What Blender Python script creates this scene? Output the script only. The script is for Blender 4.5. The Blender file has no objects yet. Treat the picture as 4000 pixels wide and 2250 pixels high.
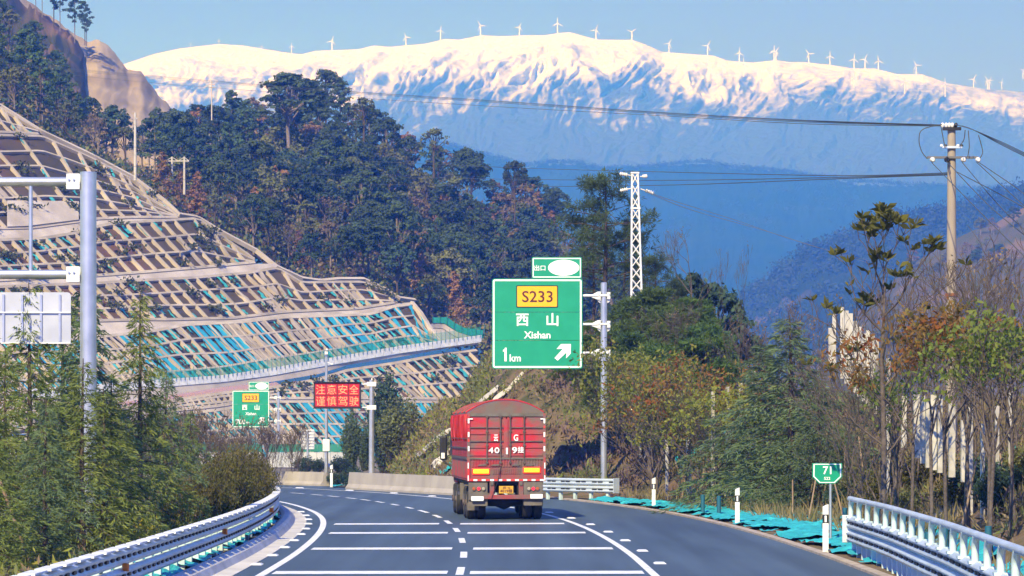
import bpy, bmesh, math, random
import numpy as np
from mathutils import Vector, Matrix, noise as mn
random.seed(7); np.random.seed(7)
PI = math.pi
scene = bpy.context.scene
COL = scene.collection

# ------------------------------------------------------------ camera, world, sun, exposure
F = 11340.0      # focal length in pixels of the 4000 px wide photograph
HC = 2.8         # camera height over the road
cam_d = bpy.data.cameras.new('camera'); cam = bpy.data.objects.new('camera', cam_d)
COL.objects.link(cam); scene.camera = cam
cam.location = (0, 0, HC); cam.rotation_euler = (PI/2, 0, 0)
cam_d.sensor_width = 36.0; cam_d.lens = 36.0*F/4000.0; cam_d.shift_y = 565.0/4000.0
cam_d.clip_start = 0.5; cam_d.clip_end = 80000.0

SUN_EL = math.radians(38); SUN_AZ = math.radians(199)   # azimuth clockwise from +Y
world = bpy.data.worlds.new('World'); scene.world = world; world.use_nodes = True
nt = world.node_tree; nt.nodes.clear()
sky = nt.nodes.new('ShaderNodeTexSky'); sky.sky_type = 'NISHITA'; sky.sun_disc = False
sky.sun_elevation = SUN_EL; sky.sun_rotation = SUN_AZ; sky.altitude = 1900
sky.air_density = 1.0; sky.dust_density = 0.3; sky.ozone_density = 4.0
bg = nt.nodes.new('ShaderNodeBackground'); bg.inputs[1].default_value = 0.11
tint = nt.nodes.new('ShaderNodeMix'); tint.data_type='RGBA'; tint.blend_type='MULTIPLY'; tint.inputs[0].default_value=1; tint.inputs[7].default_value=(.57,.46,1.60,1)
wo = nt.nodes.new('ShaderNodeOutputWorld')
nt.links.new(sky.outputs[0], tint.inputs[6]); nt.links.new(tint.outputs[2], bg.inputs[0]); nt.links.new(bg.outputs[0], wo.inputs[0])

sun_d = bpy.data.lights.new('sun', 'SUN'); sun_d.energy = 5.0; sun_d.angle = math.radians(0.5)
sun_d.color = (1.0, 0.98, 0.97)
sun = bpy.data.objects.new('sun', sun_d); COL.objects.link(sun)
to_sun = Vector((math.sin(SUN_AZ)*math.cos(SUN_EL), math.cos(SUN_AZ)*math.cos(SUN_EL), math.sin(SUN_EL)))
sun.rotation_euler = to_sun.to_track_quat('Z', 'Y').to_euler()
scene.view_settings.view_transform = 'Standard'; scene.view_settings.look = 'None'
scene.view_settings.gamma = 1.0; scene.view_settings.exposure = 0.66
scene.view_settings.use_curve_mapping = False
try:
    scene.cycles.volume_bounces = 2; scene.cycles.volume_step_rate = 10
    scene.cycles.max_bounces = 6; scene.cycles.diffuse_bounces = 2; scene.cycles.transparent_max_bounces = 8
except Exception: pass

# ------------------------------------------------------------ helpers: space
def W(x, y, D):  # point seen at photograph pixel x, y and D metres ahead
    return Vector(((x-2000)*D/F, D, HC+(1690-y)*D/F))
def lerp(a, b, t): return a+(b-a)*t
def interp(pts, x):
    return float(np.interp(x, [p[0] for p in pts], [p[1] for p in pts]))

# ------------------------------------------------------------ helpers: objects
def tag(o, label=None, cat=None, group=None, kind=None):
    if label: o['label'] = label
    if cat: o['category'] = cat
    if group: o['group'] = group
    if kind: o['kind'] = kind
    return o
def empty(name, loc=(0,0,0), rz=0, label=None, cat=None, group=None):
    o = bpy.data.objects.new(name, None); COL.objects.link(o)
    o.location = loc; o.rotation_euler = (0,0,rz); o.empty_display_size = .3
    return tag(o, label, cat, group)
def link_mesh(name, me, parent=None, loc=None):
    o = bpy.data.objects.new(name, me); COL.objects.link(o)
    if parent is not None: o.parent = parent
    if loc is not None: o.location = loc
    return o
def copy_tree(o, parent=None):
    c = o.copy(); COL.objects.link(c); c.parent = parent
    for ch in list(o.children): copy_tree(ch, c)
    return c
class MB:
    """collects polygons and links them as one mesh"""
    def __init__(s): s.v=[]; s.f=[]; s.mi=[]; s.m=0; s.sm=[]; s.smooth=False
    def add(s, vs, fs, smooth=None):
        n=len(s.v); s.v += [tuple(p) for p in vs]
        for f in fs:
            s.f.append([i+n for i in f]); s.mi.append(s.m); s.sm.append(s.smooth if smooth is None else smooth)
        return s
    def box(s, c, d, rz=0, rx=0, ry=0, M=None):
        x,y,z = d[0]/2,d[1]/2,d[2]/2
        P=[Vector(p) for p in ((-x,-y,-z),(x,-y,-z),(x,y,-z),(-x,y,-z),(-x,-y,z),(x,-y,z),(x,y,z),(-x,y,z))]
        if rz or rx or ry:
            R = Matrix.Rotation(rz,3,'Z') @ Matrix.Rotation(ry,3,'Y') @ Matrix.Rotation(rx,3,'X')
            P=[R@p for p in P]
        P=[p+Vector(c) for p in P]
        if M is not None: P=[M@p for p in P]
        return s.add(P, [(0,3,2,1),(4,5,6,7),(0,1,5,4),(1,2,6,5),(2,3,7,6),(3,0,4,7)], False)
    def tube(s, pts, r, n=8, caps=True, smooth=True):
        pts=[Vector(p) for p in pts]; k=len(pts)
        if not hasattr(r,'__len__'): r=[r]*k
        rings=[]; up=None
        for i,p in enumerate(pts):
            t=(pts[min(i+1,k-1)]-pts[max(i-1,0)])
            if t.length<1e-9: t=Vector((0,0,1))
            t.normalize()
            if up is None:
                up=Vector((1,0,0)) if abs(t.z)>.9 else Vector((0,0,1))
            a=t.cross(up)
            if a.length<1e-5: a=t.cross(Vector((0,1,0.01)))
            a.normalize(); b=a.cross(t).normalized(); up=b
            rings.append([p+(a*math.cos(2*PI*j/n)+b*math.sin(2*PI*j/n))*r[i] for j in range(n)])
        vs=[q for R in rings for q in R]
        fs=[(i*n+j,i*n+(j+1)%n,(i+1)*n+(j+1)%n,(i+1)*n+j) for i in range(k-1) for j in range(n)]
        s.add(vs,fs,smooth)
        if caps:
            s.add(rings[0],[tuple(range(n))],False); s.add(rings[-1],[tuple(reversed(range(n)))],False)
        return s
    def prism(s, poly, y0, y1, M=None):
        """poly of (x,z) extruded along y"""
        n=len(poly)
        P=[Vector((x,y0,z)) for x,z in poly]+[Vector((x,y1,z)) for x,z in poly]
        if M is not None: P=[M@p for p in P]
        fs=[tuple(range(n)),tuple(reversed(range(n,2*n)))]+[(i,i+n,(i+1)%n+n,(i+1)%n) for i in range(n)]
        return s.add(P,fs,False)
    def strip(s, rows, smooth=True, closed=False):
        """rows: list of equal-length lists of points"""
        n=len(rows[0]); vs=[p for R in rows for p in R]
        fs=[]
        for i in range(len(rows)-1):
            for j in range(n if closed else n-1):
                fs.append((i*n+j,i*n+(j+1)%n,(i+1)*n+(j+1)%n,(i+1)*n+j))
        return s.add(vs,fs,smooth)
    def build(s, name, mats, parent=None, loc=None, bevel=0):
        me=bpy.data.meshes.new(name); me.from_pydata(s.v,[],s.f)
        if not isinstance(mats,(list,tuple)): mats=[mats]
        for m in mats: me.materials.append(m)
        me.polygons.foreach_set('material_index', s.mi)
        me.polygons.foreach_set('use_smooth', s.sm); me.update()
        bm=bmesh.new(); bm.from_mesh(me); bmesh.ops.recalc_face_normals(bm, faces=bm.faces) if len(s.f)<20000 and s.recalc else None
        if s.recalc: bm.to_mesh(me)
        bm.free()
        o=link_mesh(name,me,parent,loc)
        if bevel:
            b=o.modifiers.new('bevel','BEVEL'); b.width=bevel; b.segments=2; b.limit_method='ANGLE'
        return o
    recalc=True
def quads_mesh(name, V, mat, smooth=False, mi=None):
    """V: (n,4,3) array of separate quads"""
    n=len(V); me=bpy.data.meshes.new(name)
    me.vertices.add(n*4); me.vertices.foreach_set('co', np.ascontiguousarray(V,dtype=np.float32).ravel())
    me.loops.add(n*4); me.loops.foreach_set('vertex_index', np.arange(n*4,dtype=np.int32))
    me.polygons.add(n); me.polygons.foreach_set('loop_start', np.arange(0,n*4,4,dtype=np.int32))
    me.polygons.foreach_set('loop_total', np.full(n,4,dtype=np.int32))
    for m in (mat if isinstance(mat,(list,tuple)) else [mat]): me.materials.append(m)
    if mi is not None: me.polygons.foreach_set('material_index', np.asarray(mi,dtype=np.int32))
    me.update(calc_edges=True); me.validate()
    return me
def unit(a): return a/np.maximum(np.linalg.norm(a,axis=-1,keepdims=True),1e-9)
def leaf_quads(C, size, aspect=.5, droop=0., dirs=None, rng=np.random, nrm=None):
    """diamond leaves at centres C"""
    n=len(C); d=unit(rng.normal(size=(n,3))) if dirs is None else unit(dirs+rng.normal(size=(n,3))*.35)
    d[:,2]-=droop; d=unit(d)
    s=unit(np.cross(d, rng.normal(size=(n,3))))
    if nrm is not None:
        N_=unit(nrm+rng.normal(size=(n,3))*.35); d=unit(np.cross(N_,rng.normal(size=(n,3)))); s=unit(np.cross(N_,d))
    L=(size*rng.uniform(.6,1.4,n))[:,None] if not hasattr(size,'__len__') else size[:,None]
    w=L*aspect*.5
    nn=np.cross(d,s)
    return np.stack([C, C+d*L*.5+s*w+nn*L*.08, C+d*L, C+d*L*.5-s*w+nn*L*.08],axis=1)

# ------------------------------------------------------------ helpers: materials
def mat(name, col, rough=.7, metal=0., col2=None, scale=5., detail=4, bump=0., bscale=None, emis=None, es=0., trans=0., spec=None, col3=None, objvar=0., lo=.35, hi=.65, coord='Object', stretch=None):
    m=bpy.data.materials.new(name); m.use_nodes=True; t=m.node_tree; N=t.nodes; L=t.links
    b=N['Principled BSDF']; b.inputs['Base Color'].default_value=(*col,1); b.inputs['Roughness'].default_value=rough
    b.inputs['Metallic'].default_value=metal
    if spec is not None: b.inputs['Specular IOR Level'].default_value=spec
    tc=N.new('ShaderNodeTexCoord'); src=tc.outputs[coord] if coord!='World' else N.new('ShaderNodeNewGeometry').outputs['Position']
    if stretch:
        mp=N.new('ShaderNodeMapping'); mp.inputs['Scale'].default_value=stretch; L.new(src,mp.inputs['Vector']); src=mp.outputs[0]
    out=None
    if col2 is not None:
        n=N.new('ShaderNodeTexNoise'); n.inputs['Scale'].default_value=scale; n.inputs['Detail'].default_value=detail; L.new(src,n.inputs['Vector'])
        r=N.new('ShaderNodeValToRGB'); r.color_ramp.elements[0].position=lo; r.color_ramp.elements[1].position=hi
        r.color_ramp.elements[0].color=(*col,1); r.color_ramp.elements[1].color=(*col2,1)
        if col3 is not None:
            e=r.color_ramp.elements.new((lo+hi)/2); e.color=(*col3,1)
        L.new(n.outputs[0],r.inputs[0]); out=r.outputs[0]
    if objvar:
        oi=N.new('ShaderNodeObjectInfo'); hs=N.new('ShaderNodeHueSaturation')
        mr=N.new('ShaderNodeMapRange'); mr.inputs[3].default_value=1-objvar; mr.inputs[4].default_value=1+objvar
        L.new(oi.outputs['Random'],mr.inputs[0]); L.new(mr.outputs[0],hs.inputs['Value'])
        m2=N.new('ShaderNodeMath'); m2.operation='MULTIPLY'; m2.inputs[1].default_value=7.31; f=N.new('ShaderNodeMath'); f.operation='FRACT'
        L.new(oi.outputs['Random'],m2.inputs[0]); L.new(m2.outputs[0],f.inputs[0])
        mr2=N.new('ShaderNodeMapRange'); mr2.inputs[3].default_value=.5-objvar*.07; mr2.inputs[4].default_value=.5+objvar*.04
        L.new(f.outputs[0],mr2.inputs[0]); L.new(mr2.outputs[0],hs.inputs['Hue'])
        if out is not None: L.new(out,hs.inputs['Color'])
        else: hs.inputs['Color'].default_value=(*col,1)
        out=hs.outputs[0]
    if out is not None: L.new(out,b.inputs['Base Color'])
    if bump:
        n2=N.new('ShaderNodeTexNoise'); n2.inputs['Scale'].default_value=bscale or scale*3; n2.inputs['Detail'].default_value=6; L.new(src,n2.inputs['Vector'])
        bp=N.new('ShaderNodeBump'); bp.inputs['Strength'].default_value=bump; bp.inputs['Distance'].default_value=.05
        L.new(n2.outputs[0],bp.inputs['Height']); L.new(bp.outputs[0],b.inputs['Normal'])
    if emis: b.inputs['Emission Color'].default_value=(*emis,1); b.inputs['Emission Strength'].default_value=es
    if trans:
        ms=N.new('ShaderNodeMixShader'); tr=N.new('ShaderNodeBsdfTranslucent'); ms.inputs[0].default_value=trans
        if out is not None: L.new(out,tr.inputs[0])
        else: tr.inputs[0].default_value=(*col,1)
        L.new(b.outputs[0],ms.inputs[1]); L.new(tr.outputs[0],ms.inputs[2]); L.new(ms.outputs[0],N['Material Output'].inputs[0])
        b.inputs['Specular IOR Level'].default_value=.25
    return m
def fbm(x,y,z=0.,o=5,H=1.0): return mn.fractal(Vector((x,y,z)),H,2.0,o)
def sheet(name, rows, mat_, nu, nv, u0, u1, disp=None, parent=None, smooth=True):
    """rows: list of (skyline control pts [(px,py)], D or callable) from bottom to top; a surface through them in real space"""
    k=len(rows); P=[]
    for j in range(nv):
        t=j/(nv-1)*(k-1); a=min(int(t),k-2); w=t-a; line=[]
        for i in range(nu):
            px=lerp(u0,u1,i/(nu-1))
            y=lerp(interp(rows[a][0],px),interp(rows[a+1][0],px),w)
            d0=rows[a][1]; d1=rows[a+1][1]
            d0=d0(px) if callable(d0) else d0; d1=d1(px) if callable(d1) else d1
            p=W(px,y,lerp(d0,d1,w))
            if disp: p=disp(p,px,y,t/(k-1))
            line.append(p)
        P.append(line)
    mb=MB(); mb.recalc=False; mb.strip(P,smooth)
    return mb.build(name,mat_,parent), P
# ------------------------------------------------------------ haze and the far country
hz=bpy.data.materials.new('haze'); hz.use_nodes=True; t=hz.node_tree; t.nodes.clear()
pv=t.nodes.new('ShaderNodeVolumePrincipled'); mo=t.nodes.new('ShaderNodeOutputMaterial'); t.links.new(pv.outputs[0],mo.inputs['Volume'])
pv.inputs['Color'].default_value=(.06,.25,1.0,1); pv.inputs['Absorption Color'].default_value=(1,1,1,1)
pv.inputs['Density'].default_value=3.9e-4; pv.inputs['Anisotropy'].default_value=0.18
mb=MB(); mb.box((0,6500,848),(13000,16000,1702)); haze=mb.build('haze',hz); tag(haze,kind='stuff')

grass_far=mat('dry_ground',(.10,.09,.05),.95,col2=(.06,.07,.035),scale=.02,coord='World')
mb=MB(); mb.box((0,6400,-1.3),(12600,15600,.6)); tag(mb.build('ground',grass_far),kind='structure')

SKY=[(-500,290),(519,270),(580,229),(640,215),(712,204),(789,221),(900,225),(1038,210),(1104,207),(1181,212),(1231,199),(1300,196),(1399,193),(1460,178),(1521,183),(1664,171),(1742,152),(1797,155),(1880,138),(1951,142),(2045,138),(2128,138),(2183,129),(2227,126),(2294,145),(2338,155),(2470,156),(2514,171),(2586,203),(2710,212),(2788,218),(2843,237),(2942,245),(3031,235),(3086,243),(3130,242),(3246,254),(3334,268),(3417,268),(3505,290),(3605,291),(3704,326),(3842,347),(3925,353),(4500,420)]
SPURS=[([(1824,218),(1740,290),(1650,364),(1560,440)],60,1.),([(2100,210),(1962,282),(1819,353),(1650,450)],62,1.1),([(2145,237),(2067,298),(1962,353),(1850,430)],48,1.),
 ([(2178,300),(2084,364),(2018,397),(1930,470)],40,.8),([(1880,138),(1760,215),(1686,260),(1565,364),(1470,430)],60,1.),([(2459,155),(2500,240),(2514,331),(2470,420),(2430,520)],62,1.1),
 ([(2300,160),(2380,230),(2480,290),(2620,400)],55,.9),([(2950,250),(2909,298),(2821,386),(2760,470)],50,.9),([(2980,270),(3010,330),(3060,400)],45,.8),([(1520,185),(1440,260),(1350,330),(1250,420)],60,.9),
 ([(1230,200),(1180,280),(1120,330),(1050,420)],60,.9),([(712,204),(780,260),(860,330),(900,420)],70,.9),([(3334,268),(3250,340),(3170,400),(3100,480)],55,.9),([(3505,290),(3560,350),(3540,420)],50,.8),
 ([(2183,129),(2190,200),(2240,260),(2330,340),(2360,450)],50,.9),([(1660,171),(1590,230),(1500,290),(1400,400)],50,.9),([(3130,242),(3160,300),(3230,360)],40,.7),([(2710,212),(2700,280),(2640,360),(2600,460)],50,.9),([(580,229),(600,300),(560,380)],50,.8),([(3700,330),(3640,380),(3540,440)],45,.7)]
def seg_d(px,py,pts):
    best=1e9
    for (ax,ay),(bx,by) in zip(pts,pts[1:]):
        vx,vy=bx-ax,by-ay; tt=max(0,min(1,((px-ax)*vx+(py-ay)*vy)/(vx*vx+vy*vy)))
        best=min(best,math.hypot(px-ax-vx*tt,py-ay-vy*tt))
    return best
def mdisp(p,px,y,v):
    w=min(1,(1-v)*9); a=0
    if y<560:
        for pts,wd,am in SPURS:
            if abs(px-pts[0][0])<480:
                d=seg_d(px,y,pts)
                if d<wd: a=max(a,am*(1-(d/wd))**1.15)
    nx,ny=px/150.,y/150.
    wx=fbm(nx*.9,ny*.9,3.1,3)*.6
    rg=1-abs(fbm(nx*1.0+ny*.9+wx,ny*.35-nx*.2,7.7,5))*2.2
    rg2=1-abs(fbm(nx*3+ny*2.0+wx*3,ny*1.3,1.7,4))*2.
    rg3=1-abs(fbm(nx*8+ny*5+wx*5,ny*4,4.7,4))*2.
    low=max(.07,min(1,(570-y)/260)); d=-(a*120+rg*62+rg2*34+rg3*20)*w*low
    return p*(1+d/p.y) if False else Vector((p.x,p.y+d,p.z+(rg*14+rg2*9)*w*min(1,(1-v)*2)))
snow=bpy.data.materials.new('snow_mountain'); snow.use_nodes=True; t=snow.node_tree; N=t.nodes; L=t.links
b=N['Principled BSDF']; b.inputs['Roughness'].default_value=.9; b.inputs['Specular IOR Level'].default_value=.1
ge=N.new('ShaderNodeNewGeometry'); sx=N.new('ShaderNodeSeparateXYZ'); L.new(ge.outputs['Position'],sx.inputs[0])
mp=N.new('ShaderNodeMapping'); mp.inputs['Scale'].default_value=(1/500,1/800,1/380); L.new(ge.outputs['Position'],mp.inputs[0])
n1=N.new('ShaderNodeTexNoise'); n1.inputs['Scale'].default_value=2.0; n1.inputs['Detail'].default_value=9; n1.inputs['Roughness'].default_value=.70; L.new(mp.outputs[0],n1.inputs[0])
m1=N.new('ShaderNodeMath'); m1.operation='MULTIPLY_ADD'; m1.inputs[1].default_value=840; L.new(n1.outputs[0],m1.inputs[0]); L.new(sx.outputs[2],m1.inputs[2])
sn=N.new('ShaderNodeSeparateXYZ'); L.new(ge.outputs['Normal'],sn.inputs[0])
m2=N.new('ShaderNodeMath'); m2.operation='MULTIPLY_ADD'; m2.inputs[1].default_value=-100; L.new(sn.outputs[0],m2.inputs[0]); n5=N.new('ShaderNodeTexNoise'); n5.inputs['Scale'].default_value=11; n5.inputs['Detail'].default_value=7; L.new(mp.outputs[0],n5.inputs[0]); m5=N.new('ShaderNodeMath'); m5.operation='MULTIPLY_ADD'; m5.inputs[1].default_value=230; L.new(n5.outputs[0],m5.inputs[0]); L.new(m1.outputs[0],m5.inputs[2]); m6=N.new('ShaderNodeMath'); m6.operation='ADD'; m6.inputs[1].default_value=-105; L.new(m5.outputs[0],m6.inputs[0]); L.new(m6.outputs[0],m2.inputs[2])
mr=N.new('ShaderNodeMapRange'); mr.inputs[1].default_value=1365; mr.inputs[2].default_value=1610; L.new(m2.outputs[0],mr.inputs[0])
mx=N.new('ShaderNodeMix'); mx.data_type='RGBA'; mx.inputs[6].default_value=(.07,.085,.10,1); mx.inputs[7].default_value=(.92,.90,.88,1)
n3=N.new('ShaderNodeTexNoise'); n3.inputs['Scale'].default_value=14; n3.inputs['Detail'].default_value=8; L.new(mp.outputs[0],n3.inputs[0]); bp=N.new('ShaderNodeBump'); bp.inputs['Strength'].default_value=.9; bp.inputs['Distance'].default_value=22; L.new(n3.outputs[0],bp.inputs['Height']); L.new(bp.outputs[0],b.inputs['Normal'])
L.new(mr.outputs[0],mx.inputs[0]); L.new(mx.outputs[2],b.inputs['Base Color'])
tag(sheet('snow_mountain',[([(0,1300)],5200),([(0,760)],7000),(SKY,9500)],snow,820,270,-300,4300,mdisp)[0],kind='structure')
tag(sheet('far_mountain',[([(0,500)],11200),([(-500,300),(480,252),(600,212),(700,190),(850,172),(950,178),(1050,195),(1150,210),(1500,260),(4500,400)],12500)],snow,160,30,-500,2200,lambda p,px,y,v: p+Vector((0,-110*fbm(px/120,y/120,5.,4)*min(1,(1-v)*5),0)))[0],kind='structure')

def hill_mat(name,c1,c2,sc,c3=None,lo=.4,hi=.65): return mat(name,c1,.95,col2=c2,col3=c3,scale=sc,detail=8,coord='World',lo=lo,hi=hi,spec=.1)
def rough_disp(amp,sc):
    def f(p,px,y,v): return p+Vector((0,fbm(px/sc,y/sc,9.,6)*amp*2,fbm(px/sc*3,y/sc*3,2.,5)*amp*min(1,(1-v)*6)))
    return f
def ridge_trees(p,px,y,v):
    return p+Vector((0,fbm(px/300,y/300,9.,6)*70,(fbm(px/14,y/9,2.,3)*5+abs(fbm(px/6,y/5,4.,2))*6)*(1 if v<.98 else 1)))
hb=hill_mat('wooded_hill',(.008,.03,.02),(.022,.045,.03),.012,hi=.7)
RID=[(-500,560),(1700,560),(1790,578),(1850,600),(1960,625),(2050,655),(2130,640),(2250,640),(2360,665),(2450,660),(2560,655),(2700,640),(2770,638),(2830,655),(2930,665),(3020,668),(3150,690),(3260,700),(3330,715),(3420,715),(3550,728),(3700,735),(3800,745),(3900,740),(4500,800)]
tag(sheet('blue_hill',[([(0,1500)],3300),([(0,1150)],3800),(RID,5200)],hb,420,60,-300,4300,ridge_trees)[0],kind='structure')
R2=[(-500,1500),(2600,1500),(2850,1210),(2950,1140),(3060,1050),(3160,985),(3260,955),(3400,870),(3520,850),(3600,845),(3700,835),(3800,800),(3900,765),(4000,745),(4500,650)]
tag(sheet('wooded_ridge',[([(0,1700)],1600),([(0,1500),(2800,1500),(4500,1250)],1850),(R2,2500)],hill_mat('ridge_wood',(.018,.035,.02),(.13,.10,.07),.009,lo=.58,hi=.70),220,50,2500,4400,rough_disp(6,120))[0],kind='structure')
R3=[(2900,1560),(3200,1400),(3400,1200),(3500,1090),(3600,1010),(3700,950),(3800,900),(3880,880),(3940,840),(4000,810),(4500,600)]
dryhill,DRY=sheet('dry_hill',[([(0,1750)],700),([(0,1500)],850),(R3,1300)],hill_mat('dry_hill',(.10,.085,.05),(.17,.12,.075),.02,(.07,.08,.045)),160,50,2900,4500,rough_disp(6,90)); tag(dryhill,kind='structure')
# valley floor seen low between the hills
# bare tan cut hill and the pine-topped slope at upper left
tan=mat('bare_earth',(.40,.32,.22),.95,col2=(.27,.21,.15),scale=.05,detail=7,coord='World',bump=.6,bscale=.2,stretch=(1,1,2.5),spec=.1)
R4=[(-500,-420),(0,-60),(99,0),(221,77),(303,143),(345,160),(390,160),(420,175),(455,215),(500,273),(520,278),(552,281),(590,335),(625,380),(664,415),(690,470),(760,520),(1100,500),(2000,800)]
def tan_disp(p,px,y,v): return p+Vector((0,fbm(px/140,y/90,9.,5)*6,fbm(px/30,y/30,2.,4)*.5))
tag(sheet('bare_hill',[([(0,900)],640),([(0,620)],690),(R4,830)],tan,190,60,-200,1000,tan_disp)[0],kind='structure')

brush=mat('brown_brush',(.075,.055,.035),.95,col2=(.16,.10,.065),col3=(.05,.055,.03),scale=.035,detail=9,coord='World',bump=.6,bscale=.5,spec=.1)
R5=[(-500,-400),(0,-45),(99,12),(221,88),(295,148),(320,185),(330,240),(345,330),(375,440),(420,600),(470,800)]
tag(sheet('brush_slope',[([(0,900)],600),([(0,640)],640),(R5,810)],brush,90,50,-200,540,lambda p,px,y,v: p+Vector((0,fbm(px/60,y/60,9.,5)*9,fbm(px/12,y/12,2.,4)*1.2)))[0],kind='structure')

# far wood on the ridge (one mass) with a ragged outline of crowns
_rs=np.random.RandomState(3); P=[]
for k in range(1500):
    x=random.uniform(2600,4400); v=random.random(); yt=interp(R2,x); yb=lerp(1500,1250,max(0,(x-2800)/1700)); y=lerp(yt,yb,v*v*.9); 
    if fbm(x/130,y/90,3,3)>.18 and v>.25: continue
    c=W(x,y,lerp(2500,1900,v*v*.9)-6); c.z+=3
    for q in range(40): P.append(c+Vector((random.gauss(0,3.2),random.gauss(0,3),random.gauss(0,3.4))))
ridge_leaf=mat('ridge_leaf',(.016,.034,.02),.95,col2=(.03,.05,.026),scale=.03,coord='World')
tag(link_mesh('ridge_wood',quads_mesh('ridge_wood',leaf_quads(np.array(P),2.3,.7,rng=_rs),ridge_leaf)),kind='stuff')
P=[]
for k in range(1500):
    x=random.uniform(1600,4300); v=random.random()**9; y=interp(RID,x)+v*300; c=W(x,y,5200-v*1300-15); c.z+=2
    for q in range(16): P.append(c+Vector((random.gauss(0,4),random.gauss(0,3),abs(random.gauss(0,3)))))
tag(link_mesh('hill_wood',quads_mesh('hill_wood',leaf_quads(np.array(P),2.4,.7,rng=_rs),ridge_leaf)),kind='stuff')
# ------------------------------------------------------------ road
CP=[(-1.05,12),(-1.0,50),(-1.08,66),(-1.27,75),(-1.57,83.4),(-1.97,90.7),(-2.46,97),(-3.1,103),(-3.8,108),(-4.56,113),(-5.3,117),(-6.1,121),(-7.0,124.3),(-7.9,127.8),(-9.0,131.5),(-10.2,135),(-12.4,140.5),(-15.6,147),(-20,154),(-25.5,160.5),(-32,166.5),(-40,172),(-50,177),(-64,182)]
_c=np.array(CP); _seg=np.r_[0,np.cumsum(np.hypot(*np.diff(_c,axis=0).T))]
TL=_seg[-1]; _t=np.arange(0,TL,.5); _x=np.interp(_t,_seg,_c[:,0]); _y=np.interp(_t,_seg,_c[:,1])
for _ in range(3):
    k=np.ones(11)/11; xx=np.convolve(np.pad(_x,5,'edge'),k,'valid'); yy=np.convolve(np.pad(_y,5,'reflect',reflect_type='odd'),k,'valid'); xx[:8]=_x[:8]; _x,_y=xx,yy
_dx=np.gradient(_x); _dy=np.gradient(_y); _l=np.hypot(_dx,_dy); _dx/=_l; _dy/=_l
def road_pt(t,off,z=0.):
    x=np.interp(t,_t,_x); y=np.interp(t,_t,_y); dx=np.interp(t,_t,_dx); dy=np.interp(t,_t,_dy); l=math.hypot(dx,dy)
    return Vector((x+dy/l*off, y-dx/l*off, z))
def road_dir(t):
    dx=np.interp(t,_t,_dx); dy=np.interp(t,_t,_dy); return math.atan2(-dx,dy)
def t_at(D): return float(np.interp(D,_y,_t))
def band(name,t0,t1,o0,o1,z,m,parent=None,step=1.5,n=2):
    k=max(2,int((t1-t0)/step)+1); mb=MB(); mb.recalc=False
    rows=[[road_pt(lerp(t0,t1,i/(k-1)),lerp(o0(lerp(t0,t1,i/(k-1))) if callable(o0) else o0,o1(lerp(t0,t1,i/(k-1))) if callable(o1) else o1,j/(n-1)),z) for j in range(n)] for i in range(k)]
    mb.strip(rows,False); return mb.build(name,m,parent)
def sweep(name,t0,t1,prof,m,parent=None,step=1.0,off=0.,smooth=False,caps=True):
    """prof: (offset,z) closed outline swept along the road"""
    k=max(2,int(abs(t1-t0)/step)+1); mb=MB(); n=len(prof)
    rows=[[road_pt(lerp(t0,t1,i/(k-1)),off+a,z) for a,z in prof] for i in range(k)]
    mb.strip(rows,smooth,closed=True)
    if caps: mb.add(rows[0],[tuple(range(n))],False); mb.add(rows[-1],[tuple(range(n))],False)
    return mb.build(name,m,parent)
asphalt=mat('asphalt',(.046,.074,.105),.62,col2=(.066,.100,.138),scale=.35,detail=10,bump=.25,bscale=60,coord='World',lo=.3,hi=.7,stretch=(1,.25,1))
nt_=asphalt.node_tree; N=nt_.nodes; L=nt_.links
# wheel paths, patches and fine cracks
ge=N.new('ShaderNodeNewGeometry'); mp=N.new('ShaderNodeMapping'); mp.inputs['Scale'].default_value=(.9,.03,1); L.new(ge.outputs['Position'],mp.inputs[0]); nz=N.new('ShaderNodeTexNoise'); nz.inputs['Scale'].default_value=1.4; nz.inputs['Detail'].default_value=4; L.new(mp.outputs[0],nz.inputs[0])
r1=N.new('ShaderNodeMapRange'); r1.inputs[1].default_value=.3; r1.inputs[2].default_value=.7; r1.inputs[3].default_value=.72; r1.inputs[4].default_value=1.22; L.new(nz.outputs[0],r1.inputs[0])
n4=N.new('ShaderNodeTexNoise'); n4.inputs['Scale'].default_value=45; n4.inputs['Detail'].default_value=3; L.new(ge.outputs['Position'],n4.inputs[0]); r2=N.new('ShaderNodeMapRange'); r2.inputs[1].default_value=.25; r2.inputs[2].default_value=.75; r2.inputs[3].default_value=.82; r2.inputs[4].default_value=1.18; L.new(n4.outputs[0],r2.inputs[0])
mm=N.new('ShaderNodeMath'); mm.operation='MULTIPLY'; L.new(r1.outputs[0],mm.inputs[0]); L.new(r2.outputs[0],mm.inputs[1])
hs=N.new('ShaderNodeHueSaturation'); bs=N['Principled BSDF'].inputs['Base Color']; L.new(bs.links[0].from_socket,hs.inputs['Color']); L.new(mm.outputs[0],hs.inputs['Value']); L.new(hs.outputs[0],bs)
paint=mat('road_paint',(.76,.78,.80),.6,col2=(.42,.46,.50),scale=4,detail=12,coord='World',lo=.50,hi=.74)
conc=mat('concrete',(.44,.43,.41),.85,col2=(.60,.58,.54),scale=.8,detail=8,coord='World',bump=.3,bscale=9)
gravel=mat('shoulder_soil',(.20,.165,.13),.95,col2=(.10,.09,.06),scale=1.2,detail=8,bump=.8,bscale=6,coord='World')
road=band('road',2,TL-1,-4.75,8.15,0.0,asphalt,n=6); tag(road,kind='structure')
def oright(t): return 3.85
band('edge_line',2,t_at(131),-3.98,-3.80,.006,paint,road,.8)
band('edge_line',t_at(131),TL-2,-3.95,-3.80,.006,paint,road,.8)
band('edge_line',2,TL-2,3.75,3.92,.006,paint,road,.8)
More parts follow.
